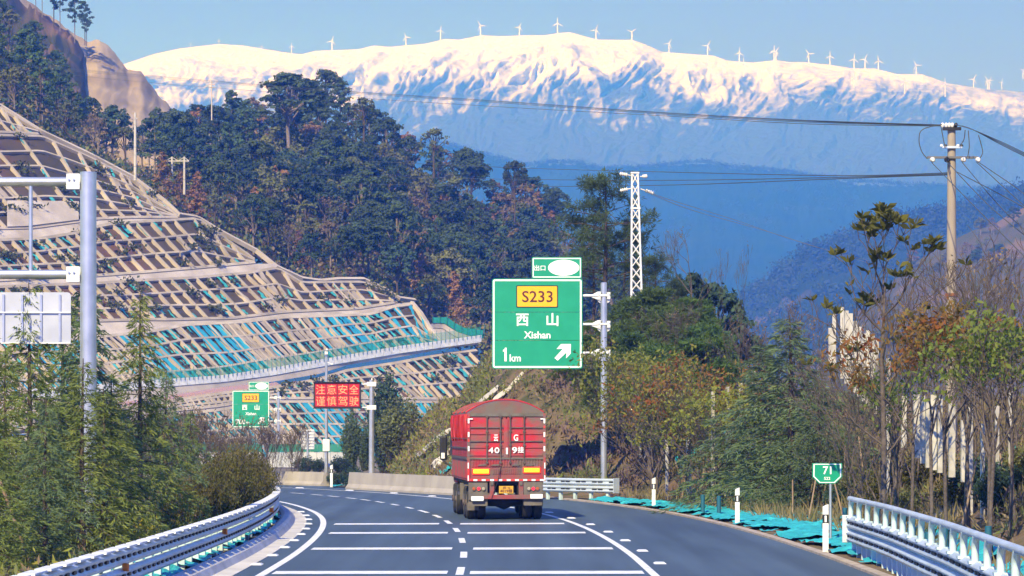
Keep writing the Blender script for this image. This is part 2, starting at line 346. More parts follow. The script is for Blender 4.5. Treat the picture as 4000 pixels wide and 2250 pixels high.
for D in [34,42.5,50.5,58.7,66.5,75.3,83.4,90.7,97,103,108,112.7,117,120.6,123.7,127.4,130.6,134,137.5]:
    t=t_at(D); L_=1.65 if D<104 else 1.1; band('lane_dash',t-L_,t+L_,-.08,.08,.006,paint,road)
for D,l,th in [(89,(-3.55,-.35),.62),(81,(-3.6,-.3),.62),(70,(-3.65,-.28),.62),(58,(-3.72,-.25),.62),(48,(-3.7,-.25),.62)]:
    for a,b_ in (l,(-l[1]-.05,-l[0]-.05)):
        t=t_at(D); mb=MB(); P=[]
        # the bars run straight across, square to the carriageway near the truck
        p0=road_pt(t,a); p1=road_pt(t,b_)
        for k in range(2): pass
        mb.add([p0+Vector((0,-th,.006)),p1+Vector((0,-th+.1,.006)),p1+Vector((0,th+.1,.006)),p0+Vector((0,th,.006))],[(0,1,2,3)]); mb.build('slow_down_bar',paint,road)
stud_me=None
studw=mat('stud_white',(.8,.82,.84),.4)
mb=MB(); mb.add([(-.13,-.3,0),(.13,-.3,0),(.13,.3,0),(-.13,.3,0),(-.09,-.2,.03),(.09,-.2,.03),(.09,.2,.03),(-.09,.2,.03)],[(4,5,6,7),(0,1,5,4),(1,2,6,5),(2,3,7,6),(3,0,4,7)])
st0=mb.build('raised_marker',studw,road); first=True
for off,ts in ((-4.35,[t_at(61.5)+4.6*i for i in range(10)]),(4.22,[t_at(62)+6.5*i for i in range(14)]),(-4.2,[])):
    for t in ts:
        o=st0 if first else st0.copy()
        if not first: COL.objects.link(o); 
        first=False; o.parent=road; o.location=road_pt(t,off,.005); o.rotation_euler.z=road_dir(t)
# gutter and kerb on the left, pale edging on the right
kerb=sweep('kerb',2,t_at(125),[(-5.22,0),(-5.22,.16),(-5.12,.22),(-4.98,.22),(-4.88,.16),(-4.8,.02),(-4.42,.012),(-4.42,-.1),(-5.22,-.1)],conc); tag(kerb,kind='structure')
edging=sweep('edging',2,t_at(122),[(8.12,.0),(8.12,.05),(8.3,.07),(8.34,0),(8.34,-.1),(8.12,-.1)],mat('edging_concrete',(.42,.36,.30),.9,col2=(.30,.25,.2),scale=2,coord='World')); tag(edging,kind='structure')
def lv(i,j):
    off=-5.2-j*1.0; t=2+i*2.0; p=road_pt(t,off,0)
    z=.12-.015*j+.10*fbm(p.x/2,p.y/2,4,4)
    return Vector((p.x,p.y,max(-.1,z)))
mb=MB(); mb.recalc=False; mb.strip([[lv(i,j) for j in range(36)] for i in range(int((TL-6)/2))]); tag(mb.build('left_verge',gravel),kind='structure')
# ground beyond the bend
mb=MB(); mb.recalc=False; mb.strip([[Vector((-120+6*i,118+4*j,-.12+.1*fbm(i*.7,j*.7,0,3))) for i in range(40)] for j in range(60)]); tag(mb.build('roadside_ground',gravel),kind='structure')

# bank on the right of the road: a cut that climbs away from the shoulder
def bank_z(X,Y):
    i=int(np.argmin((_x-X)**2+(_y-Y)**2)); d=(X-_x[i])*_dy[i]-(Y-_y[i])*_dx[i]
    return i*.5,d
def bank_height(t,o):
    D=t
    e=o-8.35
    if e<0: return 0
    top=interp([(0,3.2),(40,3.4),(70,4.2),(95,5.2),(120,6.0),(150,6.8),(175,6.5),(200,6.0)],D)
    toe=interp([(0,1.4),(60,1.6),(90,2.5),(110,1.8),(150,.3),(200,.3)],D)
    sl=interp([(0,.75),(80,.7),(110,.62),(150,.55),(200,.5)],D)
    z=max(0,(e-toe)*sl); z=top*(1-math.exp(-z/top)) if z>0 else 0
    return z
soil=mat('bank_soil',(.12,.08,.055),.95,col2=(.07,.075,.035),col3=(.17,.125,.075),scale=.55,detail=9,bump=1.0,bscale=3,coord='World',lo=.35,hi=.65,spec=.1)
def bank_point(t,o):
    p=road_pt(min(t,TL-1),o,0); 
    if t>TL-1: p+= Vector((-1,.3,0))*(t-TL+1)
    z=bank_height(t,o); z+=(.10+.10*min(z,3))*fbm(p.x/1.7,p.y/1.7,2,5)+.05
    return Vector((p.x,p.y,max(z,0.01)))
# ------------------------------------------------------------ right bank as world-space heightfield
def smooth(a,b,x): t=max(0,min(1,(x-a)/(b-a))); return t*t*(3-2*t)
def bank_ht(X,Y):
    i=int(np.argmin((_x-X)**2+(_y-Y)**2)); t=i*.5; d=(X-_x[i])*_dy[i]-(Y-_y[i])*_dx[i]
    edge=8.35 if Y<120 else lerp(8.35,5.9,smooth(120,126,Y))
    z=bank_height_e(t,d-edge,Y)
    if Y>118:   # the spur on the outside of the bend: falls away to the left, and back to the right
        hi=interp([(118,0),(129,.3),(141,4.8),(152,7.4),(185,8.6),(215,7.0),(235,2)],Y)
        x0=interp([(118,2),(130,-1.5),(150,-5.2),(175,-6.6),(230,-8)],Y); w=interp([(118,6),(235,8.5)],Y)
        k=smooth(x0,x0+w,X)*(1-smooth(9,15,X)*.5)
        base=z*smooth(x0-1,x0+3,X)
        z=max(base,hi*k)*smooth(6.6,8.2,d) if (d>6.6 or Y>175) else 0
        if Y>175: z=max(base,hi*k)
    return z
def bank_height_e(t,e,Y):
    if e<0: return 0
    return 0 if e<0 else _bh(t,e,Y)
def _bh(t,e,Y,X=None):
    top=interp([(0,3.0),(60,3.4),(90,3.7),(115,4.0),(190,4.4)],Y)
    toe=interp([(0,1.4),(60,1.6),(80,3.0),(110,3.4),(128,3.6),(150,1.0),(200,.6)],Y)
    sl=interp([(0,.75),(80,.7),(110,.62),(150,.72),(200,.7)],Y)
    z=max(0,(e-toe)*sl)
    return top*(1-math.exp(-(z/top)**1.25)) if z>0 else 0
def bank_at(X,Y):
    z=bank_ht(X,Y)
    i=int(np.argmin((_x-X)**2+(_y-Y)**2)); d=(X-_x[i])*_dy[i]-(Y-_y[i])*_dx[i]
    if (d<8.2 and z<.02) or (z<.02 and Y>126): return Vector((X,Y,-.15))
    return Vector((X,Y,z+(.05+.12*min(z,3))*fbm(X/1.9,Y/1.9,2,5)+.03))
mb=MB(); mb.recalc=False; rows=[]
for j in range(170):
    Y=14+j*1.25; i=int(np.argmin(abs(_y-Y))); rows.append([bank_at(-9+k*.38 if k<90 else 25.2+(k-90)*1.2,Y) for k in range(112)])
mb.strip(rows); bank=mb.build('right_bank',soil); tag(bank,kind='structure')

# ------------------------------------------------------------ the cut slope with its concrete lattice
def slope_pt(x,y,tier=0,lift=0.):
    k=(x-2000)/F; h=(1690-y)/F
    D=(416+5.6+1.5*tier)/(1-1.5*k-2.0*h)
    n=Vector((.53,-.36,.77)).normalized()
    return W(x,y,D)+n*lift
rib_m=mat('lattice_concrete',(.48,.42,.34),.85,col2=(.30,.26,.21),scale=.25,detail=8,coord='World',objvar=.12,bump=.3,bscale=3,lo=.35,hi=.7)
cap_m=mat('bench_concrete',(.56,.50,.44),.85,col2=(.36,.31,.26),scale=.22,detail=10,bump=1.0,bscale=1.2,coord='World',lo=.35,hi=.7)
cell_m=mat('slope_earth',(.045,.038,.026),.95,col2=(.12,.062,.042),col3=(.075,.055,.035),scale=.06,detail=9,coord='World',bump=.8,bscale=2,lo=.4,hi=.62)
net_t=mat('turquoise_net',(.02,.28,.32),.8,col2=(.05,.42,.43),scale=1.5,detail=5,coord='World',bump=.6,bscale=5)
net_b=mat('blue_net',(.012,.24,.42),.8,col2=(.03,.38,.50),scale=.3,detail=5,coord='World',bump=.6,bscale=3)
infill_m=mat('sprayed_infill',(.42,.36,.29),.9,col2=(.26,.22,.17),scale=.4,detail=8,coord='World',bump=.6,bscale=2)
shrub_m=mat('slope_shrub',(.035,.05,.02),.9,col2=(.07,.08,.03),scale=.5,coord='World')
# tiers: top line, bottom line, number of rows, rib spacing (x px -> px), lean, share of nets
T=[]
EDGE=[(-300,330),(0,420),(160,520),(350,610),(520,700),(640,790),(700,845),(773,857),(850,905),(1000,985),(1082,1050),(1180,1095),(1250,1105),(1320,1098),(1420,1098),(1500,1135),(1560,1172),(1620,1180),(1680,1290),(1745,1340),(1871,1329)]
tiers=[
 dict(top=[(-400,250),(0,425),(165,520)],bot=[(-400,520),(0,519),(170,527)],rows=2,sp=62,nets=.4,x0=-260,x1=170),
 dict(top=[(-400,530),(0,533),(160,535),(350,618),(520,706),(700,850)],bot=[(-400,905),(127,893),(380,858),(520,852),(690,852)],rows=6,sp=70,nets=.45,x0=-420,x1=700),
 dict(top=[(-400,960),(165,935),(309,912),(381,888),(442,877),(773,857),(850,915),(1000,1020)],bot=[(-400,1120),(250,1085),(381,1080),(552,1067),(760,1050),(993,1028)],rows=3,sp=41,nets=.25,x0=-300,x1=995),
 dict(top=[(-400,1140),(381,1111),(535,1100),(756,1089),(966,1070),(1082,1050),(1180,1108),(1330,1105),(1420,1105),(1500,1140),(1570,1178)],bot=[(-400,1280),(552,1252),(662,1252),(911,1246),(1104,1222),(1400,1208),(1570,1180)],rows=3,sp=48,nets=.4,x0=-300,x1=1560),
 dict(top=[(-400,1330),(300,1330),(607,1296),(717,1274),(938,1263),(1104,1244),(1300,1238),(1443,1232),(1532,1202),(1615,1191),(1680,1292),(1745,1345)],bot=[(-400,1560),(552,1520),(883,1492),(1159,1440),(1400,1385),(1550,1368),(1741,1345)],rows=4,sp=43,nets=1.0,x0=-250,x1=1745),
 dict(top=[(-400,1700),(552,1590),(850,1542),(1055,1519),(1230,1489),(1343,1453),(1550,1421),(1741,1385),(1871,1370)],bot=[(-400,1740),(552,1620),(850,1590),(1051,1560),(1400,1560),(1850,1562)],rows=3,sp=40,nets=.6,x0=100,x1=1871),
 dict(top=[(-400,1790),(552,1640),(850,1606),(1051,1574),(1400,1573),(1850,1575)],bot=[(-400,1800),(552,1800),(1051,1800),(1700,1790),(1850,1780)],rows=5,sp=39,nets=1.0,x0=100,x1=1871)]
slope=empty('cut_slope',slope_pt(1900,1750)); slope.location=(0,0,0); tag(slope,kind='structure')
rng=random.Random(3)
def beam(mb,pts,w,h,tier):
    """box beam lying on the slope through pixel points"""
    P=[slope_pt(x,y,tier) for x,y in pts]; n=Vector((.53,-.36,.77)).normalized(); rows=[]
    for i,p in enumerate(P):
        t=(P[min(i+1,len(P)-1)]-P[max(i-1,0)]).normalized(); s=t.cross(n).normalized()
        rows.append([p-s*w/2-n*.3,p-s*w/2+n*h,p+s*w/2+n*h,p+s*w/2-n*.3])
    mb.strip(rows,False,closed=True); mb.add(rows[0],[(0,1,2,3)],False); mb.add(rows[-1],[(3,2,1,0)],False)
ribs=[]; netq=[]
for ti,Tt in enumerate(tiers):
    top,bot=Tt['top'],Tt['bot']; x0,x1=Tt['x0'],Tt['x1']
    # earth sheet under the tier
    rows=[]; nx=int((x1-x0+300)/22)
    for v in range(13):
        row=[]
        for u in range(nx+1):
            x=lerp(x0-60,x1,u/nx); yb=interp(bot,x)+8; yt=interp(top,x)-8
            y=lerp(yb,yt,v/12); row.append(slope_pt(x,y,len(tiers)-ti,-.15+.22*fbm(x/40,y/40,ti,4)))
        rows.append(row)
    mb=MB(); mb.recalc=False; mb.strip(rows); mb.build('earth_face',cell_m,slope)
    # rails along the contour
    R=Tt['rows']
    for r in range(R+1):
        f=r/R; mb=MB(); pts=[]; x=x0-60
        while x<=x1+.1:
            yy=lerp(interp(top,x),interp(bot,x),f)+ (3*math.sin(x/90+r*2) if 0<r<R else 0)
            # drop the part of a row that the boundary has swallowed
            pts.append((x,yy)); x+=26
        w=.42 if 0<r<R else .62
        beam(mb,pts,w*.85,.24,len(tiers)-ti); mb.build('rail',rib_m,slope)
    # ribs up the slope
    x=x0-200
    while x<x1+260:
        sp=Tt['sp']; z=fbm(x/170.,ti*3.3,0,3)
        if z>.18: sp*=.62
        if z<-.22: sp*=1.25
        # rib leans: bottom end at xb, climbs up-left
        xb=x; 
        # walk up from the bottom line
        def yat(xx,f): return lerp(interp(bot,xx),interp(top,xx),f)
        pts=[]
        for k in range(9):
            f=k/8; hh=interp(bot,xb)-interp(top,xb-60); xx=xb-abs(hh)*f*.92
            if x0-60<=xx<=x1: pts.append((xx,yat(xx,f)))
        if len(pts)>=3 and pts[0][1]-pts[-1][1]>18:
            area=(pts[0][1]-pts[-1][1]); ribs.append((area,ti,pts,z,xb))
        x+=sp*rng.uniform(.92,1.08)
    # cells: nets and shrubs
    x=x0-60
    while x<x1+200:
        for r in range(R):
            if rng.random()<Tt['nets']*(1 if ti in(4,6) else .75) or (fbm(x/170.,ti*3.3,0,3)>.10 and rng.random()<.5):
                f0=(r+rng.uniform(0,.5))/R; f1=min((r+1)/R,f0+rng.uniform(.3,.9)/R)
                if ti in(4,6) and fbm(x/230.,ti,2,2)+.12*math.sin(x/53.)>-.10: f0,f1=r/R,(r+1)/R; m=1; ws=rng.uniform(8,20)
                elif ti in (4,6): m=0; ws=rng.uniform(6,14)
                else: m=0; ws=rng.uniform(7,18)
                if fbm(x/170.,ti*3.3,0,3)>.10 and rng.random()<.6: m=2; f0,f1=r/R,(r+1)/R; ws=rng.uniform(14,22)
                hh=interp(bot,x)-interp(top,x)
                cells=[]
                for k in range(5):
                    f=lerp(f0,f1,k/4); xx=x-hh*(1-(1-f))*.92*1.0; c=[]
                    for j in range(4):
                        xj=xx+ws*(j/3-.5)*(1 if m else rng.uniform(.3,1.2)); 
                        c.append((xj,lerp(interp(bot,xj),interp(top,xj),f)))
                    cells.append(c)
                if all(x0-50<=q[0]<=x1-4 for c in cells for q in c):
                    netq.append((m,[[slope_pt(q[0]+rng.uniform(-1.5,1.5),q[1]+rng.uniform(-2,2),len(tiers)-ti,.12+.14*rng.random()) for q in c] for c in cells]))
        x+=Tt['sp']*.5*rng.uniform(.7,1.3)
ribs.sort(key=lambda r:-r[0])
rest=MB()
for n_,(a,ti,pts,z,xb) in enumerate(ribs):
    mb=MB() if n_<295 else rest
    beam(mb,pts,.40 if z<.18 else .30,.27,len(tiers)-ti)
    if n_<295: mb.build('rib',rib_m,slope)
if rest.v: tag(rest.build('far_ribs',rib_m,slope),kind='stuff')
for m,nm in ((0,'turquoise_netting'),(1,'blue_netting'),(2,'sprayed_infill')):
    mb=MB(); mb.recalc=False
    for mm,c in netq:
        if mm==m: mb.strip(c)
    tag(mb.build(nm,(net_t,net_b,infill_m)[m],slope),kind='stuff')
# pale concrete benches between tiers
def bench(up,lo,x0,x1,tier,m=cap_m,name='bench',lift=.5):
    mb=MB(); rows=[]; x=x0
    while x<=x1:
        a=slope_pt(x,interp(up,x),tier,lift); b_=slope_pt(x,interp(lo,x),tier,lift)
        rows.append([a-Vector((0,-.6,.0)),a,b_,b_-Vector((0,-.8,.2))]); x+=20
    mb.strip(rows,False); return mb.build(name,m,slope)
for i in range(len(tiers)-1):
    if i==4: continue
    up=tiers[i]['bot']; lo=tiers[i+1]['top']; xx1=[160,770,1080,1610,0,1850][i]
    bench([(a,b_+5) for a,b_ in up]+[(1700,up[-1][1])],[(a,b_-4) for a,b_ in lo],-300 if i<4 else 100,xx1,len(tiers)-i,lift=.12)
# sprayed edge kerb that follows the top of the cut
mb=MB(); beam(mb,[(x,interp(EDGE,x)-6) for x in range(-280,1640,20)],.5,.3,7); mb.build('crest_kerb',cap_m,slope)
mb=MB(); beam(mb,[(1605,1184),(1640,1225),(1680,1290),(1720,1335),(1745,1345)],.7,.4,3); mb.build('crest_kerb',cap_m,slope)
# concrete apron at the right-hand end of the fifth tier
ap=[(1612,1188),(1680,1290),(1690,1284),(1720,1283),(1745,1290),(1790,1318),(1871,1338),(1871,1352),(1741,1362),(1700,1352)]
# masonry wall that carries the mesh fence
wall_m=mat('pale_stone',(.40,.43,.48),.85,col2=(.52,.54,.57),scale=.8,detail=6,coord='World',lo=.4,hi=.6)
WT=[(100,1560),(552,1524),(850,1502),(1040,1473),(1268,1432),(1550,1383),(1741,1358),(1873,1338)]
WB=[(100,1600),(552,1555),(850,1529),(1040,1503),(1268,1461),(1550,1412),(1741,1385),(1873,1366)]
wall=empty('parapet_wall',(0,0,0)); tag(wall,'long pale stone parapet wall running along a bench of the lattice slope','wall')
wx=list(range(100,1874,32)); 
for a,b_ in zip(wx,wx[1:]):
    mb=MB(); q=[slope_pt(x,y,3,l) for x,y,l in ((a+.8,interp(WT,a),1.6),(b_-.8,interp(WT,b_),1.6),(b_-.8,interp(WB,b_),1.6),(a+.8,interp(WB,a),1.6))]
    bk=Vector((-.2,.5,0)); mb.add([*q,*[p+bk for p in q]],[(0,1,2,3),(4,5,6,7),(0,1,5,4),(1,2,6,5),(2,3,7,6),(3,0,4,7)]); mb.build('wall_panel',wall_m,wall)
mb=MB(); rows=[[slope_pt(x,interp(WB,x)-1,3,1.5),slope_pt(x,interp(tiers[5]['top'],x)-2,3,1.2)] for x in range(100,1871,25)]; mb.strip(rows); mb.build('wall_footing',cap_m,wall)
mesh_m=bpy.data.materials.new('green_mesh'); mesh_m.use_nodes=True; t=mesh_m.node_tree; N=t.nodes; L=t.links
b=N['Principled BSDF']; b.inputs['Base Color'].default_value=(.01,.28,.20,1); b.inputs['Roughness'].default_value=.6
ms=N.new('ShaderNodeMixShader'); tr=N.new('ShaderNodeBsdfTransparent'); ms.inputs[0].default_value=.42
L.new(tr.outputs[0],ms.inputs[1]); L.new(b.outputs[0],ms.inputs[2]); L.new(ms.outputs[0],N['Material Output'].inputs[0])
post_m=mat('green_post',(.02,.16,.12),.5)
fence=empty('mesh_fence',(0,0,0)); tag(fence,'see-through green mesh fence standing on the parapet wall of the lattice slope','fence')
mb=MB(); mb.recalc=False; mb.strip([[slope_pt(x,interp(WT,x),3,1.5),slope_pt(x,interp(WT,x)-34,3,1.5)] for x in range(560,1874,26)],False); mb.build('mesh',mesh_m,fence)
x=560
while x<1872:
    mb=MB(); mb.tube([slope_pt(x,interp(WT,x)+12,3,1.75),slope_pt(x,interp(WT,x)-38,3,1.75)],.035,5); mb.build('post',post_m,fence); x+=17
# end wall: pale curved apron with solid green mesh above
AP=[(1672,1284),(1690,1283),(1722,1285),(1745,1300),(1775,1318),(1820,1332),(1873,1344)]
mb=MB(); mb.strip([[slope_pt(x,interp(AP,x),4,1.0),slope_pt(x,interp(AP,x)+ (10 if x<1860 else 4),4,.6)] for x in range(1672,1874,10)]);
mb.strip([[slope_pt(x,interp(AP,x)+6,4,.5),slope_pt(x,max(interp(AP,x)+8,interp([(1672,1300),(1700,1352),(1741,1358),(1873,1352)],x)),4,.5)] for x in range(1672,1874,10)]); mb.build('apron',cap_m,slope)
gm=mat('dense_green_mesh',(.01,.20,.14),.7,col2=(.015,.28,.20),scale=2,coord='World')
f2=empty('mesh_fence',(0,0,0)); tag(f2,'dense dark green mesh fence above the curved end of the lattice slope','fence')
GT=[(1675,1262),(1718,1262),(1724,1258),(1735,1262),(1760,1282),(1800,1303),(1873,1312)]
mb=MB(); mb.recalc=False; mb.strip([[slope_pt(x,interp(AP,x),4,1.1),slope_pt(x,interp(GT,x),4,1.1)] for x in range(1675,1874,11)],False); mb.build('mesh',gm,f2)
for x in range(1675,1874,28):
    mb=MB(); mb.tube([slope_pt(x,interp(AP,x),4,1.2),slope_pt(x,interp(GT,x)-2,4,1.2)],.05,5); mb.build('post',post_m,f2)
# shrubs rooted in the cells (uncountable tufts)
pts=[]
for k in range(230):
    ti=rng.choice([1,1,2,2,2,3,3,5]); Tt=tiers[ti]; x=rng.uniform(Tt['x0'],Tt['x1']-30); f=rng.random()
    if fbm(x/120,ti*2+f*3,5,2)<.02: continue
    y=lerp(interp(Tt['bot'],x),interp(Tt['top'],x),f)
    c=slope_pt(x,y,len(tiers)-ti,.2)
    for q in range(60): pts.append(c+Vector((rng.gauss(0,.6),rng.gauss(0,.5),abs(rng.gauss(0,.35)))))
me=quads_mesh('slope_scrub',leaf_quads(np.array(pts),.5,.6),shrub_m); tag(link_mesh('slope_scrub',me,slope),kind='stuff')

bench([(a,792+a*.01) for a in (-300,60,300)],[(a,b_) for a,b_ in ((-300,905),(100,892),(310,866))],22,302,6,cap_m,'sprayed_panel',.42)
# ------------------------------------------------------------ trees
def leafmat(name,c,c2=None,objvar=.25,trans=.25,scale=.6): return mat(name,c,.75,col2=c2 or tuple(min(1,q*1.7) for q in c),scale=scale,detail=3,objvar=objvar,trans=trans,lo=.35,hi=.68)
bark=mat('bark',(.10,.075,.055),.9,col2=(.05,.038,.03),scale=6,bump=.6)
bark_pale=mat('pale_bark',(.24,.20,.17),.9,col2=(.14,.115,.10),scale=5,bump=.5)
LM=dict(dark=leafmat('dark_leaf',(.045,.072,.034)),deep=leafmat('deep_leaf',(.036,.066,.042)),olive=leafmat('olive_leaf',(.10,.115,.045)),rust=leafmat('rust_leaf',(.20,.12,.06)),pale=leafmat('pale_leaf',(.10,.115,.065)),
 brown=leafmat('brown_leaf',(.15,.115,.07)),pine=leafmat('pine_needle',(.05,.085,.036)))
def arr(L): return np.array(L,dtype=float)
NR=[]
def cloud(centres,radii,n,nr,flat=.75):
    out=[]; NR.clear()
    for c,r in zip(centres,radii):
        k=max(6,int(n*(r**2)))
        d=unit(nr.normal(size=(k,3))); d[:,2]=np.where(d[:,2]<-.3,-d[:,2]*.6,d[:,2])
        rr=r*(nr.uniform(.35,1.05,k)**.5)[:,None]
        p=d*rr; p[:,2]*=flat; out.append(p+np.array(c)); NR.append(d+np.array([0,0,.25]))
    return np.concatenate(out)
def branchy(mb,p,d,L,r,depth,R,tips,spread=.6,up=.15,n=5,minr=.02,kids=(2,3)):
    q=[p]; dd=d.normalized(); k=3
    for i in range(k):
        dd=(dd+Vector((R.gauss(0,.16),R.gauss(0,.16),R.gauss(0,.1)+up*.3))).normalized(); q.append(q[-1]+dd*L/k)
    mb.tube(q,[max(minr,r*(1-.16*i)) for i in range(k+1)],n,caps=False)
    if depth==0: tips.append((q[-1],dd)); return
    for i in range(R.randint(*kids)):
        a=q[R.choice([2,3,3])]; nd=(dd+Vector((R.gauss(0,spread),R.gauss(0,spread),R.gauss(0,spread*.6)+up))).normalized()
        branchy(mb,a,nd,L*R.uniform(.6,.85),r*.58,depth-1,R,tips,spread,up,max(3,n-1),minr,kids)
def far_tree(kind,seed,leaf,h=12.,w=5.,lean=0):
    R=random.Random(seed); nr=np.random.RandomState(seed); mb=MB(); mb.recalc=False; C=[];r=[]
    tip=Vector((lean,0,h))
    if kind in('round','open'):
        mb.tube([(0,0,-1),(R.uniform(-.3,.3),0,h*.3),(R.uniform(-.4,.4),0,h*.6),(0,0,h*.85)],[.26,.22,.15,.06],6,False)
        k=int(46 if kind=='round' else 28)
        for i in range(k):
            a=R.uniform(0,2*PI); el=R.uniform(-.25,1)*PI/2; rad=w*.5*R.uniform(.55,1.0)
            c=Vector((math.cos(a)*math.cos(el)*rad,math.sin(a)*math.cos(el)*rad,h*.60+math.sin(el)*h*.36*R.uniform(.75,1))); C.append(c); r.append(R.uniform(.55,1.05)*w/7.5)
            if i%3==0: mb.tube([(0,0,h*R.uniform(.3,.55)),c*.6+Vector((0,0,h*.2)),c],[.12,.08,.03],4,False)
        P=cloud(C,r,66 if kind=='round' else 50,nr); sz=.52
    elif kind=='pine':
        mb.tube([(0,0,-1),(.1,0,h*.5),(-.1,0,h*.97)],[.2,.14,.05],6,False)
        z=h*.38
        while z<h:
            f=(z-h*.38)/(h*.62); L=w*.5*(1.05-f**1.6*.85)*R.uniform(.6,1.1); a=R.uniform(0,2*PI)
            for s in (.55,.8,1.):
                C.append(Vector((math.cos(a)*L*s,math.sin(a)*L*s,z+L*s*.28+R.uniform(-.1,.3)))); r.append(R.uniform(.45,.7)*(w/6))
            mb.tube([(0,0,z),C[-1]],[.06,.02],4,False); z+=R.uniform(.28,.5)
        P=cloud(C,r,95,nr,.5); sz=.42
    elif kind=='cone':
        mb.tube([(0,0,-1),(0,0,h*.97)],[.18,.04],6,False)
        z=h*.12
        while z<h:
            f=(z-h*.12)/(h*.88); L=w*.5*(1-f)**.8+.25
            for i in range(3):
                a=R.uniform(0,2*PI); 
                for s in (.5,1.): C.append(Vector((math.cos(a)*L*s,math.sin(a)*L*s,z-L*s*.1))); r.append(R.uniform(.45,.75)*(w/5)*(1.1-f*.5))
            z+=.55
        P=cloud(C,r,75,nr,.6); sz=.45
    else: # bare / thin
        tips=[]; mb.tube([(0,0,-1),(.1,0,h*.35)],[.2,.15],6,False)
        for i in range(4): branchy(mb,Vector((.1,0,h*(.2+.05*i))),Vector((R.gauss(0,.5),R.gauss(0,.5),1)),h*.28,.10,3,R,tips,.45,.25,4,.018)
        C=[t[0] for t in tips]; r=[.3]*len(C); P=cloud(C,r,25,nr) ; sz=.22
    root=empty('tree'); mb.build('trunk',bark_pale if kind=='bare' or R.random()<.4 else bark,root)
    me=quads_mesh('crown',leaf_quads(P,sz,.72,rng=nr,nrm=np.concatenate(NR)),leaf); link_mesh('crown',me,root)
    return root
GS=[(-400,60),(-100,120),(0,160),(140,290),(240,430),(330,560),(400,640),(500,670),(620,660),(700,610),(850,570),(1000,520),(1150,440),(1300,490),(1450,590),(1600,680),(1750,740),(1900,800),(2050,860),(2150,930),(2250,1040),(2400,1200),(2600,1350)]
def fbD(px): return slope_pt(min(px,1900),min(interp(EDGE,px),1500),8).y+4
floor_m=mat('forest_floor',(.035,.035,.022),.95,col2=(.085,.058,.038),scale=.05,detail=8,coord='World',bump=.8,bscale=1,spec=.05)
FB=[(x,y+14) for x,y in EDGE]+[(1900,1420),(2600,1420)]
fh,FG=sheet('forest_hill',[(FB,fbD),(GS,640)],floor_m,200,60,-400,2600,lambda p,px,y,v: p+Vector((0,fbm(px/200,y/200,3,4)*10,fbm(px/40,y/40,1,4)*1.0))); tag(fh,kind='structure')
def forest_at(px,v):
    y=lerp(interp(FB,px),interp(GS,px),v); return W(px,y,lerp(fbD(px),640,v))+Vector((0,fbm(px/200,y/200,3,4)*10,-.3))
protos={}
def proto(key,*a,**k): protos.setdefault(key,[]).append(far_tree(*a,**k))
for s in range(3): proto('dark','round',20+s,LM['dark'],h=13,w=9+s)
for s in range(2): proto('deep','round',30+s,LM['deep'],h=12,w=8)
proto('olive','round',40,LM['olive'],h=11,w=8); proto('olive','open',41,LM['olive'],h=11,w=7)
proto('rust','open',50,LM['rust'],h=11,w=6.5); proto('rust','cone',51,LM['rust'],h=11,w=4.5)
proto('pale','open',60,LM['pale'],h=10,w=6); proto('pale','cone',61,LM['pale'],h=10,w=4)
proto('brown','open',70,LM['brown'],h=11,w=7); proto('brown','bare',71,LM['brown'],h=10)
for s in range(3): proto('pine','pine',80+s,LM['pine'],h=13,w=6.5)
LAB=dict(dark='dark green round-crowned tree packed into the hazy forest behind the lattice slope',deep='bluish dark tree in the shaded middle of the hazy forest hillside',olive='olive green tree among darker ones on the hazy forest hillside',rust='rust brown tree standing out from the green forest on the hillside',
 pale='pale grey-green tree on the forested hillside above the lattice slope',brown='brownish half-bare tree among the green trees of the forest hillside',pine='tall dark pine with layered boughs in the forest behind the lattice slope')
used=set()
LOOK=dict(dark='dark green round-crowned tree',deep='bluish dark tree',olive='olive green tree',rust='rust brown tree',pale='pale grey-green tree',brown='brownish half-bare tree',pine='tall dark layered pine')
def where(px,v):
    r='on the forest skyline' if v>.86 else 'high on the wooded hillside' if v>.6 else 'midway up the wooded hillside' if v>.3 else 'just behind the lattice slope'
    c='at the left edge' if px<130 else 'above the steel mast' if px<420 else 'by the tall grey pole' if px<620 else 'by the linked poles' if px<880 else 'under the dome-crowned tree' if px<1230 else 'above the red board' if px<1500 else 'right above the truck' if px<1800 else 'left of the exit sign' if px<2060 else 'behind the exit sign'
    return r+', '+c
def place_tree(key,loc,sc,rz=0,label=None,group=None,sx=None,which=None):
    L=protos[key]; i=random.randrange(len(L)) if which is None else which; pr=L[i]
    if (key,i) in used: pr=copy_tree(pr)
    used.add((key,i)); pr.location=loc; pr.rotation_euler.z=rz; pr.scale=(sx or sc,sx or sc,sc)
    tag(pr,label or LAB[key],'tree',group or (None if label else key+' trees of the forest hillside')); 
    if key=='pine': pr.name='pine_tree'
    return pr
random.seed(11)
HERO=[('dark',1130,580,9.3,1.12,1.6,'broad dome-shaped dark tree rising highest above the forest skyline',0),
 ('olive',1420,560,9.0,.80,.95,'open-crowned skyline tree showing sky through its branches, right of the dome tree',1),
 ('olive',1695,680,7.2,.80,.95,'round open tree leaning right, highest on the skyline left of the blue hill',1),
 ('dark',2010,850,7.4,.85,.60,'small-headed dark tree at the right-hand shoulder of the forest skyline',1),
 ('rust',1215,1010,8.6,.85,.95,'tall rust coloured tree just above the middle of the lattice slope',1),
 ('rust',1840,1090,7.,.62,.8,'orange-brown tree low on the forest hillside left of the exit sign',0),
 ('pale',1790,1150,6.5,.9,.95,'pale grey-green tree beside the orange-brown one, left of the exit sign',1)]
for key,px,py,hh,sc,sx,lab,wi in HERO:
    D=560; p=W(px,py,D); h0=protos[key][wi].name and 1
    place_tree(key,p,sc*1.0,random.uniform(0,6),lab,sx=sx,which=wi)
cnt=0; taken=[]
